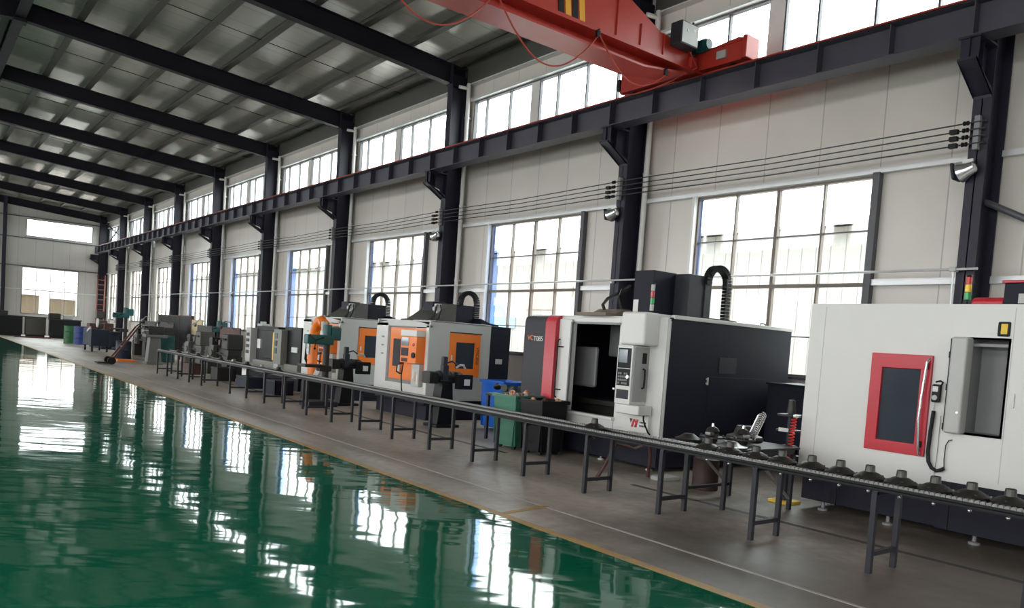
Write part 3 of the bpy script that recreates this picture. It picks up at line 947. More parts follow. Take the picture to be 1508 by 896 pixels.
# navy enclosure: side walls, back wall, roof, inner lining
OY0, OY1, OZ0, OZ1 = -.50, .43, .63, 1.92     # door opening in the front skin
w = MB()
w.box(.06, 2.78, NE, NE + .04, .44, 2.02, .012)
w.build('side_cover', 'navy', m2)
w = MB()
w.box(.06, 2.7, FE - .04, FE, .50, 2.0); w.box(2.70, 2.75, NE + .04, FE, .50, 2.0)
w.box(.03, 1.9, OY0 - .06, OY0 - .03, .5, 2.0); w.box(.03, 1.9, 1.0, 1.03, .5, 2.0); w.box(1.9, 1.95, OY0 - .06, 1.03, .5, 2.0)
w.box(.05, 1.9, OY0 - .05, 1.0, .5, .56)
w.build('inner_lining', 'navy', m2)
w = MB(); w.box(.04, 2.77, NE + .04, FE, 1.985, 2.02); w.box(.1, 2.78, NE - .014, NE + .04, 2.005, 2.055, .006)
w.build('roof', 'offwhite', m2)
for yy, zz in ((.86, 1.24),):
    MB().cyl((yy, NE - .02, zz - .07), (yy, NE - .02, zz + .03), .012, seg=10).box(yy - .014, yy + .014, NE - .02, NE + .0, zz - .06, zz - .04).box(yy - .014, yy + .014, NE - .02, NE, zz + .0, zz + .02).build('latch_handle', 'lightgrey', m2)
MB().box(1.10, 1.48, NE - .008, NE + .01, 1.33, 1.55, .004).build('access_panel', 'darkgrey', m2)
MB().box(.9, 2.2, NE - .006, NE + .01, .52, 1.28, .004).build('access_panel', 'navy', m2)
# white front skin
w = MB()
w.box(.0, .06, NE + .01, OY0, .47, 2.0); w.box(.0, .06, OY0, .72, OZ1, 2.0, .01); w.box(-.015, .06, OY0, .72, .47, OZ0); w.box(0, .06, OY1, .72, OZ0, OZ1)
w.box(-.06, .06, OY0 - .02, .74, .595, .635, .006)
w.lathe([(.05, .47), (.05, 1.97)], (.05, NE + .05, 0), 'Z', 16)
w.build('front_skin', 'white', m2)
MB().box(-.045, -.014, OY0 + .02, .70, .60, .612).build('sill_rail', 'midgrey', m2)
MB().box(.0, .07, OY0 - .02, OY1 + .02, 1.90, 1.93).build('door_track', 'midgrey', m2)
# sliding door pushed open to the far side, with its long handle
w = MB(); w.box(-.05, -.005, OY1 + .0, .70, .63, 1.96, .015); dr2 = w.build('door', 'white', m2)
MB().box(-.055, -.03, OY1 - .012, OY1 + .012, .64, 1.92).build('door_edge', 'midgrey', dr2)
w = MB(); w.tube([(-.055, .655, 1.66), (-.09, .655, 1.64), (-.095, .655, 1.2), (-.09, .655, .82), (-.055, .655, .80)], .011); w.build('door_handle', 'black', dr2)
for z in (.92, 1.55): MB().box(-.06, -.045, .57, .70, z - .01, z + .01).build('handle_bar', 'black', dr2)
# red upright and dark cover with lettering
w = MB()
w.prism([(-.115, .48), (-.115, 1.90), (-.09, 1.97), (-.04, 2.005), (.35, 2.03), (.35, 1.98), (.02, 1.97), (.02, .48)], 'Y', .70, .93)
w.build('red_upright', 'red', m2)
w = MB()
w.prism([(-.10, .48), (-.10, 1.90), (-.08, 1.965), (-.03, 1.995), (.6, 1.995), (.6, .48)], 'Y', .93, 1.44)
dk = w.build('dark_cover', 'darkgrey', m2)
text_part('lettering', 'VC', .105, 'orange', dk, (-.103, 1.285, 1.655), (0, -1, 0), (0, 0, 1), .002)
text_part('lettering', 'T085', .105, 'white', dk, (-.103, 1.10, 1.645), (0, -1, 0), (0, 0, 1), .002)
# inside: grey inner door, table, spindle
MB().box(.42, .47, .35, .98, .98, 1.58, .04, 3).build('inner_panel', 'midgrey', m2)
w = MB(); w.box(.5, 1.5, -.42, .9, .72, .80, .01); w.box(.6, 1.4, -.3, .8, .56, .72)
for i in range(4): w.box(.5, 1.5, -.30 + i * .3, -.27 + i * .3, .80, .803)
w.build('table', 'iron', m2)
w = MB(); w.box(.85, 1.9, .05, .55, 1.45, 1.98, .03); w.cyl((1.05, .3, 1.45), (1.05, .3, 1.28), .09, .06); w.cyl((1.05, .3, 1.28), (1.05, .3, 1.15), .03); w.build('spindle_head', 'midgrey', m2)
w = MB(); w.prism([(.2, 1.98), (.9, 1.98), (.9, 1.45), (.55, 1.75)], 'Y', -.5, -.3); w.build('splash_guard', 'offwhite', m2)
# operator console on the right post
w = MB(); w.box(-.28, .02, -1.20, -.775, 1.635, 2.065, .035, 3); w.box(-.02, .35, -1.16, -.80, 2.02, 2.06, .01)
w.build('post_head', 'white', m2)
w = MB(); w.box(-.28, -.02, -1.20, -.79, .735, .86, .02, 3); w.box(-.06, .02, -1.18, -.80, .5, .74); w.build('console_ledge', 'white', m2)
w = MB(); w.box(-.30, .0, -1.05, -.775, .86, 1.63, .012); con = w.build('console', 'white', m2)
MB().box(-.308, -.298, -1.025, -.80, 1.33, 1.59, .004).build('screen_bezel', 'black', con)
MB().box(-.312, -.306, -.97, -.82, 1.40, 1.57).build('screen', 'screen', con)
w = MB(); w.box(-.308, -.298, -1.025, -.80, 1.10, 1.32, .004); kp = w.build('keypad', 'black', con)
for r in range(4):
    for c in range(5):
        if (r * 5 + c) % 7 != 3:
            MB().box(-.314, -.306, -.985 + c * .034, -.962 + c * .034, 1.12 + r * .042, 1.145 + r * .042, .002).build('key', 'midgrey', kp)
MB().cyl((-.325, -1.0, 1.22), (-.306, -1.0, 1.22), .026, seg=16).build('handwheel', 'chrome', kp)
MB().box(-.308, -.298, -1.02, -.81, .93, 1.05, .004).build('lower_keypad', 'darkgrey', con)
w = MB(); w.box(-.27, .06, -1.064, -1.052, .90, 1.61, .006); sd = w.build('console_side', 'sidegrey', con)
MB().box(-.13, -.05, -1.07, -1.062, 1.40, 1.54, .004).build('vent', 'black', sd)
w = MB(); w.tube([(-.10, -1.064, 1.33), (-.10, -1.095, 1.32), (-.10, -1.10, 1.2), (-.10, -1.095, 1.09), (-.10, -1.064, 1.08)], .014); w.build('grab_handle', 'black', sd)
MB().box(.06, .10, -1.10, -1.05, .82, 1.60).build('console_back', 'jamb', con)
MB().tube([(-.16, -1.185, .735), (-.16, -1.19, .68), (-.14, -1.20, .62), (-.08, -1.21, .52), (-.04, -1.21, .49)], .011).build('console_cable', 'black', con)
MB().box(-.33, -.28, -.79, -.76, 1.03, 1.06, .006).build('key_switch', 'chrome', con)
# red maker's mark with small dark lettering
for i, dy in enumerate((-.87, -.925, -.985)):
    pts = [(dy, .665), (dy - .045, .665), (dy - .02, .58), (dy + .0, .58)] if i == 0 else [(dy, .665), (dy - .035, .665), (dy - .0, .56), (dy + .035, .56)]
    w = MB(); w.prism([(a, b) for a, b in pts] if i else [(dy + .01, .668), (dy - .04, .668), (dy - .012, .612)], 'X', -.066, -.061); w.build('maker_mark', 'red' if i else 'rust', m2)
w = MB(); w.prism([(-.96, .66), (-.945, .66), (-.98, .565), (-.995, .565)], 'X', -.066, -.061); w.build('maker_mark', 'red', m2)
for r_i in range(2):
    for c_i in range(5):
        MB().box(-.066, -.061, -1.15 + c_i * .024, -1.136 + c_i * .024, .575 + r_i * .045, .598 + r_i * .045).build('small_lettering', 'darkgrey' if (r_i + c_i) % 2 else 'rust', m2)
# head cover on the roof with the cable chain
w = MB(); w.box(.50, .98, -.58, -.22, 2.02, 2.70, .008); hc = w.build('head_cover', 'navy', m2)
w = MB(); w.box(.95, 1.30, -.84, .1, 2.02, 2.69, .008); w.build('head_cover', 'darkgrey', m2)
MB().box(.493, .502, -.33, -.235, 2.10, 2.29).build('label', 'white', hc)
w = MB(); w.box(1.28, 1.42, -.86, -.70, 2.05, 2.62, .006); w.build('chain_guide', 'darkgrey', m2)
chain_arch(m2, (1.33, -.85, 2.58), (1.78, -.85, 2.58), .25, .11, drop=.50)
MB().box(1.25, 1.95, -.95, -.3, 2.02, 2.10).build('chain_tray', 'black', m2)
tower(m2, -.06, -1.09, 2.065, .026, .085, ('lightgrey', 'lampgreen', 'lampred', 'lightgrey'), .03)
w = MB(); w.box(-.1, .3, -.3, .3, 2.02, 2.06); w.prism([(.1, 2.02), (.5, 2.02), (.5, 2.14), (.35, 2.14)], 'Y', -.2, .3)
w.build('bellows_cover', 'taupe', m2)
w = MB()
w.tube([(.45, -.1, 2.06), (.40, -.05, 2.3), (.5, .0, 2.42), (.7, .05, 2.5)], .03); w.tube([(.35, .15, 2.06), (.32, .2, 2.2), (.5, .3, 2.3), (.7, .3, 2.4)], .025)
w.build('roof_hose', 'black', m2)
MB().tube([(2.1, NE + .1, 2.05), (2.12, NE + .1, 2.085), (2.2, NE + .1, 2.09), (2.28, NE + .1, 2.05)], .01).build('lifting_loop', 'darkgrey', m2)

# ------------------------------------------------------------------ grey machining centres with orange doors (one built, one copied)
def orange_machine():
    root = empty('machining_center', (7.7, 12.35, 0), 'grey machining centre with orange doors, the nearer one, behind the blue bin', 'machine', 'orange doored machining centres')
    L = 2.02
    w = MB()
    w.box(.05, 1.9, .05, L - .03, .0, .30, .01); w.box(.0, 1.45, .06, L - .03, .28, .40, .01)
    w.build('base', 'navy', root)
    # shell
    D0, D1, DZ0, DZ1 = .52, 1.55, .63, 1.74
    w = MB()
    w.box(.0, 1.40, .0, .04, .38, 1.87, .006); w.box(.0, 1.40, L - .04, L, .38, 1.87); w.box(1.36, 1.40, .04, L - .04, .38, 1.87)
    w.build('side_shell', 'machgrey', root)
    w = MB()
    w.box(-.02, .04, .005, .10, .38, 1.78, .006); w.box(-.02, .04, D1, L, .38, 1.80, .006); w.box(-.02, .04, .10, D1, .38, DZ0); w.box(.0, .04, .10, D0, DZ0, DZ1 - .02)
    w.build('front_skin', 'white', root)
    # roof with its shallow arch and opening
    n = 16
    poly = [(0.0, 1.78)] + [(L * i / n, 1.78 + .085 * sin(pi * i / n) ** .8 + .0) for i in range(n + 1)] + [(L, 1.74), (0, 1.74)]
    w = MB(); w.prism([(a, b) for a, b in poly[1:]], 'X', -.02, .06); w.box(.05, 1.38, .0, L, 1.84, 1.875, .01)
    rf = w.build('roof', 'machgrey', root)
    w = MB(); w.lathe([(.34, .0), (.34, .03), (.30, .03), (.28, .005)], (.30, .95, 1.86), 'Z', 28)
    w.build('roof_opening', 'iron', rf)
    w = MB(); w.prism([(.22, 1.87), (.92, 1.87), (.92, 2.24), (.74, 2.24), (.50, 2.05)], 'Y', .55, 1.35); w.build('bellows_cover', 'oldgrey', root)
    # front: recessed frame and orange sliding door
    w = MB(); w.box(.03, .06, D0, D1, DZ0, DZ1); w.build('door_recess', 'midgrey', root)
    w = MB(); w.box(-.015, .035, .10, D1 - .12, DZ0 + .07, DZ1 - .03, .01); dr = w.build('door', 'orange', root)
    MB().box(-.022, -.012, .98, 1.30, .95, 1.49, .004).build('window', 'darkgrey', dr)
    w = MB(); w.tube([(-.02, .88, 1.03), (-.06, .90, 1.02), (-.07, 1.0, .98), (-.07, 1.02, .85), (-.05, .92, .82), (-.02, .90, .83)], .016); w.build('door_handle', 'black', dr)
    MB().box(-.07, -.03, .94, 1.02, .86, 1.0, .008).build('handle_plate', 'white', dr)
    # control panel
    w = MB(); w.box(-.20, .0, .12, .70, 1.05, 1.55, .012); cp = w.build('control_panel', 'orange', root)
    MB().box(-.21, .0, .12, .70, 1.55, 1.67, .012).build('panel_top', 'white', cp)
    MB().box(-.208, -.198, .40, .66, 1.37, 1.53, .004).build('screen', 'screen', cp)
    MB().box(-.208, -.198, .40, .66, 1.18, 1.33, .004).build('keypad', 'darkgrey', cp)
    MB().box(-.208, -.198, .42, .64, 1.07, 1.14, .004).build('switch_row', 'rust', cp)
    MB().cyl((-.225, .20, 1.20), (-.198, .20, 1.20), .055, seg=18).build('handwheel', 'black', cp)
    MB().cyl((-.215, .22, 1.40), (-.198, .22, 1.40), .03, seg=14).build('emergency_stop', 'lampred', cp)
    MB().tube([(-.15, .64, 1.05), (-.17, .66, .8), (-.16, .64, .55), (-.1, .62, .3)], .012).build('panel_cable', 'black', cp)
    w = MB(); w.box(-.10, .0, .14, .42, .62, 1.04, .008); sh = w.build('side_shelf', 'lightgrey', root)
    for i in range(3): MB().box(-.106, -.098, .18 + i * .07, .22 + i * .07, .66 + i * .05, .84 + i * .05).build('paper', 'white' if i != 1 else 'copper', sh)
    for i in range(3): MB().box(-.024, -.018, 1.68, 1.78, 1.50 - i * .17, 1.53 - i * .17).build('small_label', 'midgrey', root)
    # side window with orange frame and red lettering
    A0, A1, B0, B1 = .45, 1.15, .85, 1.67
    w = MB()
    w.box(A0, A1, -.025, .01, B1 - .17, B1, .006); w.box(A0, A1, -.025, .01, B0, B0 + .15, .006)
    w.box(A0, A0 + .14, -.025, .01, B0 + .14, B1 - .16, .006); w.box(A1 - .13, A1, -.025, .01, B0 + .14, B1 - .16, .006)
    sf = w.build('side_window_frame', 'orange', root)
    MB().box(A0 + .12, A1 - .12, -.006, .008, B0 + .13, B1 - .15).build('window', 'darkglass', sf)
    MB().box(A0, A1 + .02, -.035, .0, B1, B1 + .02).build('drip_edge', 'darkgrey', sf)
    MB().box(A0 + .03, A0 + .06, -.035, -.02, 1.15, 1.25).build('latch', 'white', sf)
    text_part('lettering', 'VMC850', .095, 'rust', sf, (A1 - .065, -.027, 1.26), (0, 0, -1), (1, 0, 0), .002)
    # black cabinet at the back
    w = MB(); w.box(1.40, 1.92, .04, L - .1, .30, 1.86, .008); cb = w.build('electric_cabinet', 'navy', root)
    MB().box(1.58, 1.74, .03, .045, 1.12, 1.22).build('type_plate', 'lightgrey', cb)
    # head cover and cable chain on top
    w = MB(); w.box(.86, 1.52, .78, 1.35, 1.86, 2.25, .008); w.build('head_cover', 'navy', root)
    w = MB(); w.box(.55, .86, .84, 1.2, 1.86, 2.27, .008); w.build('spindle_motor', 'navy', root)
    chain_arch(root, (1.17, .80, 2.24), (1.58, .80, 2.24), .27, .10, drop=.38)
    w = MB(); w.prism([(1.50, 1.87), (1.95, 1.87), (1.95, 1.90), (1.70, 1.93), (1.50, 2.0)], 'Y', .5, 1.2); w.build('column_cover', 'navy', root)
    w = MB(); w.box(.48, .58, .55, .68, 1.87, 2.22, .01); w.cyl((.47, .6, 2.12), (.42, .6, 2.12), .04); w.build('hose_manifold', 'lightgrey', root)
    w = MB(); w.tube([(.50, .58, 2.2), (.42, .5, 2.15), (.40, .52, 2.0), (.36, .55, 1.88)], .02); w.tube([(.55, .55, 2.2), (.50, .44, 2.1), (.46, .46, 1.95), (.44, .5, 1.88)], .016); w.build('roof_hose', 'black', root)
    w = MB(); w.cyl((.0, .9, 1.90), (.0, .9, 1.87), .025); w.build('roof_knob', 'white', rf)
    for x, y in ((.12, .15), (.12, 1.9), (1.8, .15), (1.8, 1.9)):
        pass
    return root
om = orange_machine()
dup(om, (7.7, 16.07, 0), 'grey machining centre with orange doors, the farther one, behind the teal drilling machine')

# pedestal double-head grinders standing in front of the orange machines' ends
def grinder():
    root = empty('pedestal_grinder', (7.55, 11.55, 0), 'dark pedestal grinder with a white label in front of the nearer orange doored machine', 'grinder', 'pedestal grinders')
    w = MB(); w.box(-.24, .24, -.22, .22, 0, .05, .012); w.prism([(-.17, .05), (.17, .05), (.10, .80), (-.10, .80)], 'Y', -.13, .13); w.box(-.15, .15, -.14, .14, .78, .82, .01)
    w.build('pedestal', 'black', root)
    w = MB(); w.cyl((-.17, 0, .90), (.19, 0, .90), .08, seg=20); w.cyl((-.12, 0, .90), (-.10, 0, .90), .09); w.cyl((.10, 0, .90), (.12, 0, .90), .09); w.box(-.12, .12, -.08, .08, .80, .84)
    w.build('motor', 'darkgrey', root)
    w = MB(); w.box(-.38, -.18, -.12, .12, .76, .97, .02)
    for i in range(5): w.box(-.375 + i * .04, -.36 + i * .04, -.13, .13, .78, .95)
    w.build('drive_head', 'iron', root)
    w = MB(); w.box(.18, .30, -.10, .10, .78, .98, .03); g = w.build('wheel_guard', 'iron', root)
    MB().cyl((.20, -.11, .88), (.28, -.11, .88), .085, seg=24).build('grinding_wheel', 'darkgrey', g)
    w = MB(); w.box(.14, .46, -.24, -.14, .68, .94, .012); sb = w.build('switch_box', 'black', root)
    MB().box(.27, .39, -.247, -.238, .75, .86).build('label', 'white', sb)
    w = MB(); w.box(-.09, .04, -.10, .02, .70, 1.10, .03); w.box(-.07, .02, -.07, .03, 1.08, 1.24, .02); w.tube([(.0, -.02, 1.12), (.12, -.06, 1.16), (.2, -.1, 1.1)], .015); w.build('coolant_lamp', 'darkgrey', root)
    w = MB(); w.tube([(.20, -.06, 1.05), (.26, -.1, 1.10), (.33, -.1, 1.10), (.38, -.08, 1.04)], .02); w.build('spray_pipe', 'lightgrey', root)
    return root
gr = grinder()
dup(gr, (7.45, 15.2, 0), 'dark pedestal grinder in front of the farther orange doored machine')
M['wheelgrey'] = paint('wheel_grey', (0.24, 0.235, 0.225), .4)
M['hubneck'] = paint('hub_neck', (0.055, 0.053, 0.047), .35, metal=.5, var=.3, scale=14)
M['drumbrown'] = paint('drum_brown', (0.035, 0.014, 0.011), .6, var=.3)
# ------------------------------------------------------------------ long roller track conveyor on steel trestles
CX = 5.98
cv = empty('roller_conveyor', (CX, 0, 0), 'long dark roller track conveyor on thin trestle legs running past all the machines', 'conveyor')
CY0, CY1 = .9, 23.9
for sx in (-.155, .155):
    w = MB()
    w.box(sx - .022, sx + .022, CY0, CY1, .648, .652); w.box(sx - .022, sx - .019, CY0, CY1, .648, .672); w.box(sx + .019, sx + .022, CY0, CY1, .648, .672)
    w.box(sx - .03, sx + .03, CY0, CY1, .628, .648); a_ = -1 if sx > 0 else 1; w.box(min(sx, sx + a_ * .075), max(sx, sx + a_ * .075), CY0, CY1, .645, .664)
    w.build('track_channel', 'black', cv)
    rest = MB(); n = 0; y = CY0 + .05
    while y < CY1 - .03:
        if sx < 0 and 1.85 < y and n < 100:
            MB().cyl((sx - .017, y, .676), (sx + .017, y, .676), .0175, seg=10).build('track_wheel', 'wheelgrey', cv); n += 1
        else:
            rest.cyl((sx - .017, y, .676), (sx + .017, y, .676), .0175, seg=7)
        y += .037
    tag(rest.build('track_wheels', 'wheelgrey', cv), kind='stuff')
LEGS = [2.86 + 1.045 * i for i in range(-1, 21) if i not in (15,)]
for y in LEGS:
    tr = MB().box(-.20, .20, y - .02, y + .02, .60, .63).build('trestle', 'darkgrey', cv)
    for sx in (-.19, .19):
        MB().box(sx - .02, sx + .02, y - .02, y + .02, .0, .62).build('leg', 'darkgrey', tr)
    MB().box(-.175, .175, y - .017, y + .017, .13, .165).build('cross_bar', 'darkgrey', tr)

for y in (3.63, 3.385, 3.135, 2.89, 2.645, 2.4):
    MB().box(.125, .185, y - .07, y + .07, .620, .628).build('lit_edge_strip', 'lightgrey', cv)  # added pale strips, painting in the lit bottom edge of the far rail
# wheel hubs sitting on the track
def hub():
    root = empty('wheel_hub', (CX, 3.5, .684), 'dark cast wheel hub on the conveyor', 'hub', 'wheel hubs on the conveyor')
    w = MB(); w.lathe([(.02, -.075), (.055, -.065), (.07, -.03), (.076, -.02), (.078, .0), (.117, .002), (.119, .012), (.108, .022), (.085, .036), (.06, .05), (.042, .056)], (0, 0, 0), 'Z', 28)
    for i in range(5):
        a = 2 * pi * i / 5 + .3
        w.cyl((.095 * cos(a), .095 * sin(a), .012), (.095 * cos(a), .095 * sin(a), .034), .010, seg=8)
    w.build('flange', 'iron', root)
    MB().lathe([(.042, .04), (.038, .055), (.035, .104), (.031, .107), (.024, .100)], (0, 0, 0), 'Z', 22).build('neck', 'hubneck', root)
    w = MB(); w.cyl((0, 0, -.075), (0, 0, -.084), .010); w.sph((0, 0, -.096), .0145, seg=12); w.build('spindle_tip', 'chrome', root)
    return root
hb = hub()
HY = [(3.51, 'front of the near white machine, farthest of the row below its red window'), (3.258, None), (3.015, None), (2.771, None), (2.523, None), (2.276, None), (2.03, None)]
ordn = ['first dark wheel hub under the red window of the near white machine', 'second dark wheel hub under the red window of the near white machine', 'third dark wheel hub under the red window of the near white machine',
        'fourth dark wheel hub on the conveyor, beside the nearest trestle leg', 'fifth dark wheel hub, in front of the near machine\'s dark corner post', 'sixth dark wheel hub, in front of the near machine\'s dark base', 'dark wheel hub nearest the right edge of the photo on the conveyor']
for i, ((y, _), lab) in enumerate(zip(HY, ordn)):
    o = hb if i == 0 else dup(hb)
    o.location = (CX, y, .684); o.rotation_euler = (0, 0, i * .7); o['label'] = lab
for y, lab in ((3.79, 'dark wheel hub on the conveyor beside the red coiled hose'), (4.05, 'wheel hub on the conveyor just past the red coiled hose'), (4.327, 'wheel hub on the conveyor in front of the side table'), (4.572, 'wheel hub on the conveyor at the far front corner of the side table'), (6.10, 'lone dark wheel hub on the conveyor in front of the open machine')):
    dup(hb, (CX, y, .684), lab, rz=y)

# table at right angles to the conveyor, with parts waiting on it
tb = empty('side_table', (6.85, 4.95, 0), 'dark steel table between the conveyor and the black machining centre', 'table')
MB().box(-.60, .62, -.42, .42, .64, .665, .006).build('table_top', 'darkgrey', tb)
w = MB(); w.box(-.58, .60, -.40, -.36, .59, .64); w.box(-.58, .60, .36, .40, .59, .64); w.box(-.58, -.54, -.4, .4, .59, .64); w.box(.56, .6, -.4, .4, .59, .64); w.build('frame', 'darkgrey', tb)
for x, y in ((-.22, -.12), (-.22, .38), (.56, -.38), (.56, .38)):
    MB().box(x - .02, x + .02, y - .02, y + .02, 0, .60).build('leg', 'darkgrey', tb)
for y in (-.38, .38):
    MB().beam((.54, y, .12), (-.1, y, .58), .03, .02).build('brace', 'midgrey', tb)
MB().box(-.2, .56, .365, .395, .12, .15).build('cross_bar', 'darkgrey', tb)
def knuckle(loc, lab, rz):
    root = empty('spindle_flange', loc, lab, 'flange', 'spindle flanges on the side table', rz=rz)
    w = MB(); w.lathe([(.03, .0), (.05, .005), (.055, .04), (.13, .05), (.13, .066), (.06, .072), (.055, .10), (.07, .12), (.055, .15), (.02, .17)], (0, 0, 0), 'Z', 26)
    for i in range(6):
        a = pi * i / 3
        w.cyl((.11 * cos(a), .11 * sin(a), .06), (.11 * cos(a), .11 * sin(a), .085), .011, seg=8)
    w.build('flange', 'iron', root)
    MB().cyl((0, 0, .16), (0, 0, .20), .018, .013, seg=14).build('spindle_tip', 'chrome', root)
    MB().box(-.10, -.03, -.05, .02, .075, .115, .008).build('machined_boss', 'ironlite', root)
    return root
knuckle((6.62, 5.02, .667), 'spindle flange with bright tip, left of the two on the side table', 0)
knuckle((6.85, 4.81, .667), 'spindle flange with bright tip, right of the two on the side table', .8)
sp = empty('steel_coil', (7.12, 4.86, .667), 'bright steel swarf coil leaning on the side table', 'coil')
pts = []
for i in range(13 * 12 + 1):
    a = 2 * pi * i / 12; t = i / 156
    pts.append((.05 * cos(a) * .35 + .16 * t - .06, .05 * sin(a), .05 + .24 * t + .045 * cos(a)))
MB().tube(pts, .007, seg=6).build('coil', 'chrome', sp)
tag(MB().lathe([(.05, 0), (.19, .0), (.20, .02), (.19, .05), (.12, .07), (.09, .16), (.05, .16), (.05, .0)], (0, 0, 0), 'Z', 28).build('brake_drum', 'iron', None, (7.26, 5.08, .667)), 'grey cast brake drum behind the steel coil on the side table', 'casting')
tag(MB().lathe([(.05, 0), (.16, .0), (.165, .015), (.10, .03), (.06, .06), (.03, .06)], (0, 0, 0), 'Z', 26).build('casting_disc', 'ironlite', None, (6.50, 4.70, .667)), 'flat pale machined disc at the front edge of the side table', 'casting')
tag(MB().lathe([(.06, 0), (.13, .0), (.14, .03), (.09, .05), (.05, .08)], (0, 0, 0), 'Z', 26).build('casting_disc', 'iron', None, (6.42, 5.16, .667)), 'small rusty disc at the conveyor edge of the side table', 'casting')
# dark tool stand in the gap between the machines
ts = empty('tool_stand', (7.72, 4.83, 0), 'dark upright tool stand with white tags in the gap beside the near machine', 'stand')
MB().box(-.12, .12, -.14, .12, 0, .035, .006).build('foot', 'yellow', ts)
MB().box(-.05, .05, -.05, .05, .03, .06).cyl((0, 0, .03), (0, 0, 1.12), .03, seg=12).build('post', 'darkgrey', ts)
for z, n_ in ((.97, 0), (.80, 1), (.52, 2)):
    MB().box(-.10, .10, -.11, .11, z - .012, z + .012, .004).build('shelf', 'darkgrey', ts)
MB().box(-.105, -.098, -.05, .07, .79, .83).build('tag', 'white', ts)
MB().cyl((0, 0, 1.0), (0, 0, 1.14), .05, .035, seg=14).build('tool_holder', 'iron', ts)
MB().box(-.07, .07, -.07, .07, .535, .64, .01).build('tool_box', 'rust', ts)
# brown drum and odds on the floor beneath the table
tag(MB().lathe([(.0, 0), (.15, .0), (.155, .02), (.15, .04), (.15, .34), (.155, .36), (.14, .37), (.0, .37)], (0, 0, 0), 'Z', 28).build('floor_drum', 'drumbrown', None, (7.45, 5.70, 0)), 'rusty brown drum on the floor under the side table', 'drum')
pl = MB().box(-.16, .16, -.10, .10, 0, .05, .01).build('floor_pan', 'lightgrey', None, (7.45, 6.30, 0)); tag(pl, 'pale drip pan on the floor at the corner of the black machining centre', 'pan')
tag(MB().tube([(-.5, .1, .022), (-.42, .05, .2), (-.3, 0, .46), (-.2, -.05, .44), (-.05, -.05, .40), (.12, 0, .42), (.3, .05, .52), (.36, .05, .3), (.38, .08, .022)], .022).build('orange_hose', 'rust', None, (6.9, 6.35, 0)), 'rust orange hose looped behind the conveyor by the black machine', 'hose')

# ------------------------------------------------------------------ bins of scrap castings behind the conveyor
def open_bin(name, loc, wx, wy, h, mat, lab, taper=.05, wheels=True, rz=0):
    root = empty(name, loc, lab, 'bin', 'scrap bins behind the conveyor', rz)
    w = MB()
    t = .012
    for sgn in (-1, 1):
        w.prism([(sgn * (wx - taper), .06), (sgn * wx, h), (sgn * (wx - t), h), (sgn * (wx - taper - t), .06)], 'Y', -wy + taper * .3, wy - taper * .3)
        w.prism([(sgn * (wy - taper), .06), (sgn * wy, h), (sgn * (wy - t), h), (sgn * (wy - taper - t), .06)], 'X', -wx + taper * .3, wx - taper * .3)
    w.box(-wx + taper, wx - taper, -wy + taper, wy - taper, .05, .08)
    w.build('body', mat, root)
    w = MB(); tt = .02
    w.box(-wx - tt, wx + tt, -wy - tt, -wy + .01, h - .05, h); w.box(-wx - tt, wx + tt, wy - .01, wy + tt, h - .05, h); w.box(-wx - tt, -wx + .01, -wy, wy, h - .05, h); w.box(wx - .01, wx + tt, -wy, wy, h - .05, h)
    w.build('rim', mat, root)
    for x in (-1, 1):
        for y in (-1, 1):
            MB().cyl((x * (wx - taper - .05) - .02, y * (wy - taper - .06), .04), (x * (wx - taper - .05) + .02, y * (wy - taper - .06), .04), .04, seg=14).build('wheel', 'black', root)
    w = MB(); w.box(-wx + .03, wx - .03, -wy + .03, wy - .03, h - .16, h - .12); w.build('fill', 'oldgrey', root)
    return root
open_bin('scrap_bin', (7.24, 9.03, 0), .26, .27, .80, 'greenbin', 'green steel bin heaped with copper coloured castings')
open_bin('scrap_bin', (7.26, 8.46, 0), .24, .25, .78, 'black', 'black open bin with a few castings beside the red striped machine')
open_bin('scrap_bin', (8.45, 10.95, 0), .28, .34, .88, 'bluebin', 'blue plastic bin behind the green scrap bin')
def casting(loc, s, mat, k, lab, grp):
    w = MB()
    w.lathe([(.02, .0), (.065, .0), (.075, .02), (.06, .05), (.03, .06), (.028, .09), (.01, .09)], (0, 0, 0), 'Z', 18)
    R_ = Matrix.Rotation(.5 + .7 * (k % 4), 3, 'X') @ Matrix.Rotation(.4 * k, 3, 'Y')
    for v in w.bm.verts: v.co = (R_ @ v.co) * s
    o = w.build('casting', mat, None, loc); tag(o, lab, 'casting', grp)
rs = random.Random(5)
for i in range(9):
    y = 9.03 + (i % 3 - 1) * .155; x = 7.24 + (i // 3 - 1) * .145
    casting((x, y, .765 + .03 * (i % 2)), .82, 'copper' if i % 3 else 'palepost', i, ('copper coloured' if i % 3 else 'pale grey') + ' casting in the heap on the green bin', 'castings in the green bin')
for i in range(5):
    casting((7.26 + (-.12, .12, 0, -.12, .12)[i], 8.46 + (-.14, -.14, 0, .14, .14)[i], .735 + .015 * (i % 2)), .8, 'copper' if i % 2 else 'rust', i, ('copper coloured' if i % 2 else 'dark rusty') + ' casting lying in the black bin', 'castings in the black bin')
for i in range(6):
    casting((7.62 + (i % 2) * .17 - .085, 9.78 + (i // 2 - 1) * .17, .81 + .012 * (i % 3)), .9, 'iron' if i % 3 else 'oldgrey', i + 3, 'dark casting heaped on the low bench behind the green bin', 'dark castings behind the green bin')
bn = empty('low_bench', (7.62, 9.78, 0), 'low dark bench behind the green bin carrying dark castings', 'bench')
MB().box(-.24, .24, -.28, .28, .70, .74, .006).build('bench_top', 'darkgrey', bn)
for x in (-.2, .2):
    for y in (-.24, .24): MB().box(x - .02, x + .02, y - .02, y + .02, 0, .70).build('leg', 'darkgrey', bn)
M['castgrey'] = paint('cast_grey', (0.13, 0.128, 0.115), .5, var=.2)
M['bluedark'] = paint('dark_blue_paint', (0.008, 0.03, 0.17), .45)
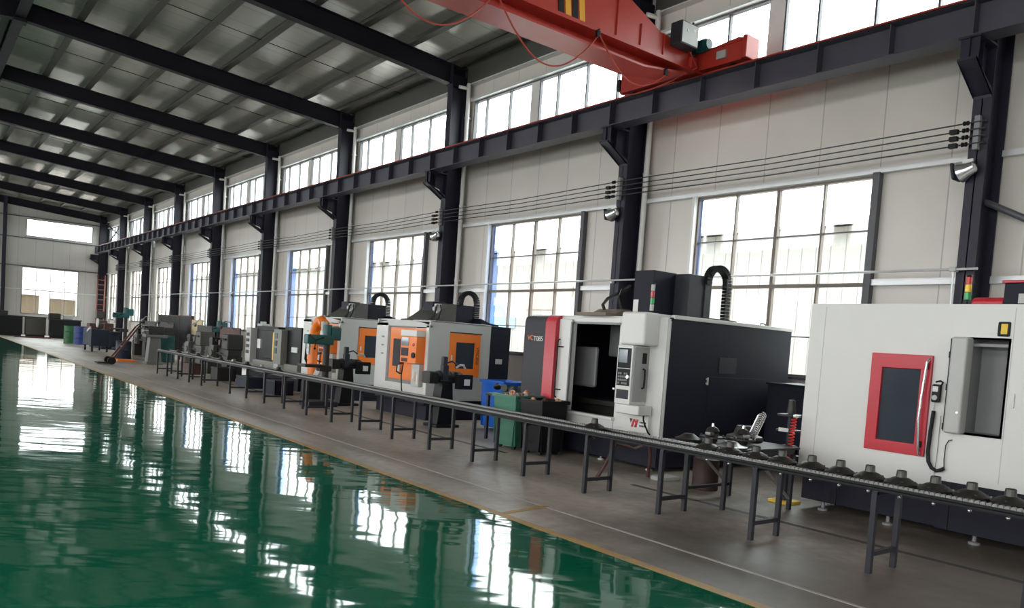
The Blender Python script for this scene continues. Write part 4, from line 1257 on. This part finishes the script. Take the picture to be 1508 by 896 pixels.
M['greenpaint'] = paint('green_paint', (0.015, 0.11, 0.03), .5)
M['ladderred'] = paint('ladder_red', (0.22, 0.07, 0.05), .5)
# ------------------------------------------------------------------ dark lathe with the yellow strip
lt = empty('turning_machine', (7.7, 18.35, 0), 'dark turning machine with an upright yellow strip beyond the orange machines', 'machine')
w = MB(); w.box(-.02, 1.5, .0, 3.55, .30, .64, .02); w.prism([(-.02, .55), (.2, .72), (.2, .55)], 'Y', .1, 3.4)
w.build('base', 'palepost', lt)
MB().box(.03, 1.5, .0, 3.5, .0, .32, .01).build('plinth', 'navy', lt)
w = MB(); w.box(.05, 1.5, .0, 1.05, .62, 1.58, .02); w.box(.05, 1.5, 1.5, 3.05, .62, 1.56, .02); w.box(.3, 1.5, 1.0, 1.6, .62, 1.50)
w.build('body', 'black', lt)
MB().box(.02, .06, .15, .5, .95, 1.08).build('label', 'white', lt)
MB().box(-.01, .06, 1.62, 2.5, .70, 1.45, .02).build('sliding_door', 'black', lt)
w = MB(); w.box(-.06, .06, 1.42, 1.60, .68, 1.42, .03, 3); w.build('yellow_strip', 'yellow', lt)
w = MB(); w.box(-.12, .06, .85, 1.36, .60, 1.50, .02); cp = w.build('control_panel', 'palepost', lt)
for i in range(3): MB().box(-.13, -.115, 1.10, 1.26, .88 + i * .19, 1.02 + i * .19, .004).build('screen', 'oldblue' if i % 2 else 'teal', cp)
w = MB(); w.box(-.16, .0, .90, 1.20, .48, .62, .02); w.build('pedal_box', 'lightgrey', lt)
w = MB(); w.box(-.10, .3, 3.12, 3.50, .55, 1.50, .02); hp = w.build('end_post', 'lightgrey', lt)
for i in range(4): MB().box(-.11, -.095, 3.2, 3.42, .78 + i * .16, .87 + i * .16).build('switch_plate', 'darkgrey', hp)
MB().box(.0, .06, 2.62, 2.85, .95, 1.20).build('side_label', 'white', lt)
w = MB(); w.cyl((.2, 3.0, 1.58), (.2, 3.0, 1.68), .08); w.box(.1, .35, 2.8, 3.2, 1.55, 1.62, .02); w.build('light_box', 'lightgrey', lt)

# ------------------------------------------------------------------ engine lathes farther along
def lathe_machine(loc, lab, mats, L=2.0):
    body, metal, accent = mats
    root = empty('engine_lathe', loc, lab, 'lathe', 'old engine lathes beyond the machining centres')
    for y0, y1 in ((0, .5), (L - .42, L)):
        MB().box(-.20, .24, y0, y1, 0, .62, .02).build('pedestal', body, root)
    w = MB(); w.box(-.18, .20, .0, L, .62, .80, .01); w.box(-.16, -.12, .5, L, .80, .83); w.box(.12, .16, .5, L, .80, .83); w.build('bed', body, root)
    w = MB(); w.box(-.22, .24, .0, .52, .80, 1.26, .04, 3); hs = w.build('headstock', body, root)
    for i in range(3): MB().cyl((-.22, .1 + i * .15, 1.1), (-.28, .1 + i * .15, 1.1), .03, seg=12).build('lever', metal, hs)
    MB().cyl((0, .52, 1.03), (0, .66, 1.03), .14, seg=24).build('chuck', metal, root)
    w = MB(); w.box(-.12, .14, L - .5, L - .2, .82, 1.12, .03); w.cyl((0, L - .62, 1.03), (0, L - .2, 1.03), .04); ts_ = w.build('tailstock', body, root)
    MB().cyl((0, L - .18, 1.03), (0, L - .15, 1.03), .11, seg=20).build('handwheel', metal, ts_)
    w = MB(); w.box(-.30, .22, .95, 1.30, .80, .90, .01); w.box(-.32, -.2, .92, 1.34, .50, .86, .02); w.box(-.1, .1, 1.05, 1.2, .90, 1.06, .02); ca = w.build('carriage', metal, root)
    MB().cyl((-.33, 1.02, .66), (-.36, 1.02, .66), .10, seg=20).build('handwheel', metal, ca)
    MB().cyl((-.22, .5, .68), (-.22, L - .1, .68), .018, seg=10).build('lead_screw', metal, root)
    MB().box(.22, .26, .3, L - .1, .70, 1.45, .01).build('splash_guard', accent, root)
    w = MB(); w.tube([(.2, .8, 1.4), (.1, .82, 1.6), (-.02, .9, 1.62), (-.1, .95, 1.5)], .014); w.cyl((-.1, .95, 1.5), (-.14, .99, 1.42), .05, .07, seg=14); w.build('work_lamp', metal, root)
    return root
lathe_machine((7.55, 22.55, 0), 'brown oily engine lathe next to the dark turning machine', ('iron', 'oldgrey', 'rust'), 2.2)
lathe_machine((7.60, 25.3, 0), 'grey green engine lathe with a teal drill standing behind it', ('oldgrey', 'ironlite', 'iron'), 2.0)
lathe_machine((7.70, 30.2, 0), 'dark engine lathe in front of the black screen panel', ('iron', 'oldgrey', 'iron'), 2.3)
lathe_machine((7.80, 33.2, 0), 'farthest dark engine lathe beside the pale casting', ('iron', 'ironlite', 'oldgrey'), 2.2)

# drilling machines
def drill(loc, lab, mat, s=1.0, head='teal'):
    root = empty('drilling_machine', loc, lab, 'drill', 'upright drilling machines')
    MB().box(-.32 * s, .32 * s, -.26 * s, .26 * s, 0, .12 * s, .02).build('base', 'darkgrey', root)
    MB().cyl((.12 * s, 0, .12 * s), (.12 * s, 0, 1.72 * s), .07 * s, seg=18).build('column', 'iron', root)
    w = MB(); w.box(-.36 * s, .24 * s, -.11 * s, .11 * s, 1.30 * s, 1.50 * s, .03); w.cyl((.12 * s, 0, 1.50 * s), (.12 * s, 0, 1.72 * s), .09 * s, seg=18); h = w.build('head', head, root)
    MB().cyl((-.28 * s, 0, 1.30 * s), (-.28 * s, 0, 1.08 * s), .05 * s, .035 * s).build('quill', 'chrome', h)
    w = MB()
    for i in range(3):
        a = 2 * pi * i / 3 + .4
        w.cyl((-.20 * s, -.15 * s, 1.38 * s), (-.20 * s + .17 * s * cos(a), -.17 * s, 1.38 * s + .17 * s * sin(a)), .012 * s, seg=8); w.sph((-.20 * s + .17 * s * cos(a), -.17 * s, 1.38 * s + .17 * s * sin(a)), .025 * s, seg=10)
    w.build('feed_handle', 'black', h)
    w = MB(); w.box(-.42 * s, .05 * s, -.2 * s, .2 * s, .82 * s, .88 * s, .01); w.box(-.05 * s, .22 * s, -.1 * s, .1 * s, .74 * s, .86 * s, .02); w.build('table', 'iron', root)
    MB().box(.18 * s, .40 * s, -.10 * s, .10 * s, 1.40 * s, 1.68 * s, .03).build('motor', mat, root)
    return root
drill((6.74, 14.92, 0), 'teal drilling machine standing in front of the farther orange doored machine', 'teal', .97)
drill((8.55, 27.6, 0), 'small teal drilling machine among the lathes', 'teal', .95)
drill((8.0, 39.4, 0), 'tall teal drilling machine near the corner window', 'teal', 1.15)
rb = empty('swing_arm', (7.2, 16.28, 0), 'orange swing arm rising beside the teal drilling machine', 'machine')
w = MB(); w.box(-.2, .2, -.2, .2, 0, .42, .03); w.build('base', 'black', rb)
w = MB(); w.tube([(0, 0, .42), (-.02, .05, .8), (.0, .1, 1.2), (.02, .05, 1.55), (.0, -.12, 1.72), (-.02, -.35, 1.76), (-.05, -.55, 1.68)], .11, seg=14); w.build('arm', 'orange', rb)
MB().cyl((-.08, -.60, 1.74), (-.08, -.60, 1.50), .07, .05).build('tool_head', 'lightgrey', rb)
w = MB(); w.tube([(.05, .12, .5), (-.14, .14, .9), (-.13, .12, 1.3)], .03); w.build('cable', 'black', rb)
MB().prism([(-.25, .45), (.15, .45), (.15, .80), (-.05, .82)], 'Y', -.62, -.38).build('chute', 'lightgrey', rb)

# dark coolant cabinets under the windows, between the machining centres
def coolant(loc, lab):
    root = empty('coolant_cabinet', loc, lab, 'cabinet', 'dark cabinets under the windows')
    MB().box(-.38, .38, -.75, .75, .06, 1.22, .012).build('body', 'navy', root)
    MB().box(-.40, .40, -.77, .77, 1.22, 1.25, .006).build('lid', 'black', root)
    for y in (-.70, .02): MB().box(-.392, -.378, y, y + .68, .12, 1.16, .004).build('door', 'navy', root)
    for y in (-.06, .09): MB().box(-.41, -.392, y, y + .02, .58, .72, .004).build('latch', 'midgrey', root)
    MB().box(-.36, .36, -.72, .72, 0, .06).build('plinth', 'black', root)
    MB().tube([(-.1, -.5, 1.24), (-.1, -.5, 1.34), (-.1, -.4, 1.38), (-.1, .1, 1.38)], .02).build('pipe', 'midgrey', root)
    return root
cl = coolant((10.12, 5.75, 0), 'dark coolant cabinet under the window between the two nearest machines')
dup(cl, (10.10, 11.26, 0), 'dark coolant cabinet under the window behind the blue bin')
# boards and cabinets among the lathes
bd = empty('notice_board', (8.6, 29.9, 0), 'cream coloured board standing behind the lathes', 'board')
MB().box(-.03, .03, -.62, .62, .55, 1.62, .01).build('board', 'cream', bd)
for y in (-.5, .5): MB().box(-.03, .03, y - .03, y + .03, 0, .6).box(-.2, .2, y - .03, y + .03, 0, .04).build('leg', 'darkgrey', bd)
sc = empty('screen_panel', (8.7, 33.3, 0), 'large black screen panel behind the far lathes', 'panel')
MB().box(-.04, .04, -2.4, 2.4, .35, 1.72, .01).build('panel', 'black', sc)
w = MB()
for y in (-2.4, -.8, .8, 2.4): w.box(-.05, .05, y - .03, y + .03, 0, 1.75)
w.box(-.05, .05, -2.42, 2.42, 1.72, 1.76)
w.build('frame', 'rust', sc)
tc = empty('tool_cabinet', (7.3, 29.2, 0), 'teal tool cabinet in front of the cream board', 'cabinet')
MB().box(-.25, .25, -.4, .4, .06, 1.0, .015).build('body', 'teal', tc)
for i in range(4): MB().box(-.262, -.25, -.37, .37, .12 + i * .215, .31 + i * .215, .006).build('drawer', 'oldblue', tc)
for x in (-.2, .2):
    for y in (-.35, .35): MB().box(x - .03, x + .03, y - .03, y + .03, 0, .07).build('foot', 'black', tc)
pc = empty('machine_column', (6.75, 28.4, 0), 'pale cast machine column at the far end of the conveyor', 'machine')
w = MB(); w.box(-.25, .3, -.28, .28, 0, .10, .02); w.prism([(-.2, .1), (.24, .1), (.18, .92), (-.14, .92)], 'Y', -.2, .2); w.box(-.30, .4, -.26, .26, .92, 1.02, .02); w.build('column', 'castgrey', pc)
w = MB(); w.box(-.2, .3, -.2, .2, 1.02, 1.3, .03); w.cyl((-.3, 0, 1.2), (.1, 0, 1.2), .1, seg=18); w.build('head', 'iron', pc)
for y, z in ((-.1, 1.15), (.12, 1.3)): MB().cyl((-.36, y, z), (-.2, y, z), .07, seg=16).build('casting', 'chrome', pc)

# work pieces standing in a row at the far end of the conveyor
for i in range(9):
    y = 15.2 + i * .9
    w = MB(); w.lathe([(.02, 0), (.085, .0), (.09, .02), (.05, .04), (.04, .085), (.03, .09)], (0, 0, 0), 'Z', 16)
    o = w.build('work_piece', 'ironlite' if i % 2 else 'iron', None, (CX, y, .666)); tag(o, 'small turned work piece on the far half of the conveyor, %s from the near side' % ('first', 'second', 'third', 'fourth', 'fifth', 'sixth', 'seventh', 'eighth', 'ninth')[i], 'casting', 'work pieces on the far conveyor')

# hand truck leaning at the end of the row
ht = empty('hand_truck', (5.55, 27.8, 0), 'dark red hand truck leaning at the far end of the conveyor', 'hand truck')
for s in (-.2, .2):
    MB().beam((-.25, s, .06), (.55, s, 1.25), .05, .05, up=(0, 1, 0)).build('rail', 'rust', ht)
w = MB()
for t in (.15, .45, .75): w.beam((-.25 + .8 * t, -.2, .06 + 1.19 * t), (-.25 + .8 * t, .2, .06 + 1.19 * t), .03, .03)
w.build('cross_bar', 'rust', ht)
MB().box(-.62, -.22, -.24, .24, .03, .06, .005).build('toe_plate', 'black', ht)
for s in (-.28, .28): MB().cyl((-.22, s - .03, .12), (-.22, s + .03, .12), .12, seg=20).build('wheel', 'black', ht)
MB().tube([(.55, -.2, 1.25), (.62, -.2, 1.32), (.64, 0, 1.34), (.62, .2, 1.32), (.55, .2, 1.25)], .022).build('handle', 'black', ht)
tag(MB().lathe([(.0, 0), (.26, 0), (.27, .02), (.26, .3), (.27, .32), (.26, .34), (.26, .62), (.27, .64), (.25, .66), (.0, .66)], (0, 0, 0), 'Z', 26).build('floor_drum', 'oldblue', None, (6.5, 31.6, 0)), 'dark blue drum by the pale machine column', 'drum')
tag(MB().box(-.3, .3, -.4, .4, 0, .06, .01).build('orange_board', 'orange', None, (6.2, 29.9, 0)), 'small orange board lying on the floor near the hand truck', 'board')

# dark crates on the floor between the conveyor and the machines
for i, (x, y, sx_, sy_, h_, m_, lab) in enumerate(((6.95, 17.6, .22, .34, .34, 'navy', 'dark floor crate between the conveyor and the orange swing arm'), (6.9, 19.4, .2, .4, .28, 'oldblue', 'dark blue floor crate in front of the yellow striped turning machine'),
                                                  (6.95, 21.6, .24, .3, .36, 'iron', 'dark floor crate at the far end of the turning machine'), (6.85, 24.1, .22, .38, .32, 'rust', 'rusty floor crate in front of the old lathes'))):
    cr_ = empty('parts_crate', (x, y, 0), lab, 'crate', 'crates behind the conveyor')
    w = MB(); t_ = .02
    w.box(-sx_, sx_, -sy_, sy_, 0, .03); w.box(-sx_, -sx_ + t_, -sy_, sy_, .03, h_); w.box(sx_ - t_, sx_, -sy_, sy_, .03, h_); w.box(-sx_, sx_, -sy_, -sy_ + t_, .03, h_); w.box(-sx_, sx_, sy_ - t_, sy_, .03, h_)
    w.build('body', m_, cr_)
    w = MB(); w.box(-sx_ - .012, sx_ + .012, -sy_ - .012, sy_ + .012, h_ - .04, h_ - .015); w.build('rim', 'darkgrey', cr_)
# far corner: carts, barrels, benches
ct = empty('tool_cart', (6.6, 37.4, 0), 'dark blue tool cart with a pale round grinding wheel on top, far along the row', 'cart')
w = MB(); w.box(-.35, .35, -.9, .9, .25, .95, .02); w.build('body', 'oldblue', ct)
for x in (-.28, .28):
    for y in (-.78, .78):
        c_ = MB().box(x - .03, x + .03, y - .03, y + .03, .14, .26).build('caster', 'black', ct)
        MB().cyl((x - .03, y, .075), (x + .03, y, .075), .075, seg=16).build('wheel', 'black', c_)
MB().cyl((-.1, -.62, 1.22), (-.05, -.62, 1.22), .19, seg=26).build('round_wheel', 'white', ct)
MB().box(-.06, .0, -.66, -.58, .95, 1.2).build('stand', 'iron', ct)
MB().box(-.15, .15, -.8, -.45, 1.42, 1.72, .02).build('motor', 'oldgrey', ct)
MB().beam((-.36, -.75, 1.0), (-.36, -.1, .84), .05, .10).build('guide_bar', 'white', ct)
MB().box(-.25, .25, .1, .8, .95, 1.18, .03).build('parts_tray', 'rust', ct)
bb = empty('work_bench', (7.6, 41.2, 0), 'long dark blue bench in front of the corner window', 'bench')
MB().box(-.4, .4, -1.5, 1.5, .78, .84, .01).build('bench_top', 'oldgrey', bb)
MB().box(-.36, .36, -1.45, 1.45, .0, .78, .01).build('body', 'oldblue', bb)
w = MB(); w.box(-.2, .2, -1.1, -.5, .84, 1.2, .04); w.cyl((-.3, -.8, 1.05), (.2, -.8, 1.05), .12); w.build('vice', 'rust', bb)
MB().box(-.2, .2, .3, 1.0, .84, 1.3, .04).build('gear_case', 'oldgrey', bb)
def barrel(loc, mat, lab, r=.29, h=.9):
    root = empty('oil_barrel', loc, lab, 'barrel', 'barrels at the far end')
    MB().lathe([(.0, .0), (r, 0), (r + .012, .015), (r, .03), (r, h * .33), (r + .015, h * .345), (r, h * .36), (r, h * .64), (r + .015, h * .655), (r, h * .67), (r, h - .03), (r + .012, h - .015), (r - .01, h), (r - .02, h - .02), (.0, h - .02)], (0, 0, 0), 'Z', 28).build('body', mat, root)
    MB().cyl((.12, .1, h - .02), (.12, .1, h + .0), .03, seg=12).build('bung', 'darkgrey', root)
barrel((7.15, 44.6, 0), 'bluedark', 'blue oil barrel near the far corner')
barrel((6.85, 45.6, 0), 'greenpaint', 'green oil barrel left of the blue one near the far corner')
barrel((7.5, 46.2, 0), 'oldgrey', 'grey oil barrel behind the blue and green barrels')
def bench(loc, L, mat, lab, h=.95):
    root = empty('far_bench', loc, lab, 'bench', 'dark benches along the far wall')
    MB().box(-L / 2, L / 2, -.4, .4, h - .06, h, .01).build('bench_top', 'darkgrey', root)
    MB().box(-L / 2 + .05, L / 2 - .05, -.36, .36, .12, h - .06, .01).build('body', mat, root)
    w = MB(); w.box(-L / 2 + .1, L / 2 - .1, -.3, .3, 0, .12); w.build('plinth', 'black', root)
    return root
bench((4.25, 54.5, 0), 2.9, 'black', 'long black bench under the far wall, left end', 1.2)
bench((6.31, 54.3, 0), 1.12, 'oldgrey', 'grey cabinet bench under the far window', 1.2)
bench((7.75, 53.6, 0), 1.7, 'black', 'dark machine bench under the right half of the far window', 1.15)
for i, (x, y, z, s_, lab) in enumerate(((3.7, 54.5, 1.2, .28, 'dark gear box on the left far bench'), (4.7, 54.4, 1.2, .22, 'small dark motor on the left far bench'), (7.2, 53.6, 1.15, .3, 'dark machine head on the right far bench'), (7.9, 53.6, 1.15, .24, 'pale topped box on the right far bench'))):
    w = MB(); w.box(-s_, s_, -s_ * .8, s_ * .8, 0, s_ * 1.1, .03); w.cyl((0, -s_, s_ * .6), (0, s_, s_ * .6), s_ * .45)
    tag(w.build('gear_box', 'iron' if i < 3 else 'lightgrey', None, (x, y, z)), lab, 'machine part')
tag(MB().beam((-.9, 0, .04), (.9, .2, .04), .10, .08).build('steel_bar', 'rust', None, (5.9, 51.6, 0)), 'dark steel bar lying on the floor before the far benches', 'bar')
# red and white ladder leaning in the far corner window
ld = empty('step_ladder', (9.75, 54.4, 0), 'reddish ladder leaning against the corner window', 'ladder')
for s in (-.22, .22):
    MB().beam((s, .0, .0), (s + .25, 1.3, 4.1), .05, .07, up=(1, 0, 0)).build('rail', 'ladderred', ld)
for i in range(12):
    t = (i + 1) / 13
    MB().cyl((-.22 + .25 * t, 1.3 * t, 4.1 * t), (.22 + .25 * t, 1.3 * t, 4.1 * t), .022, seg=8).build('rung', 'ladderred', ld)
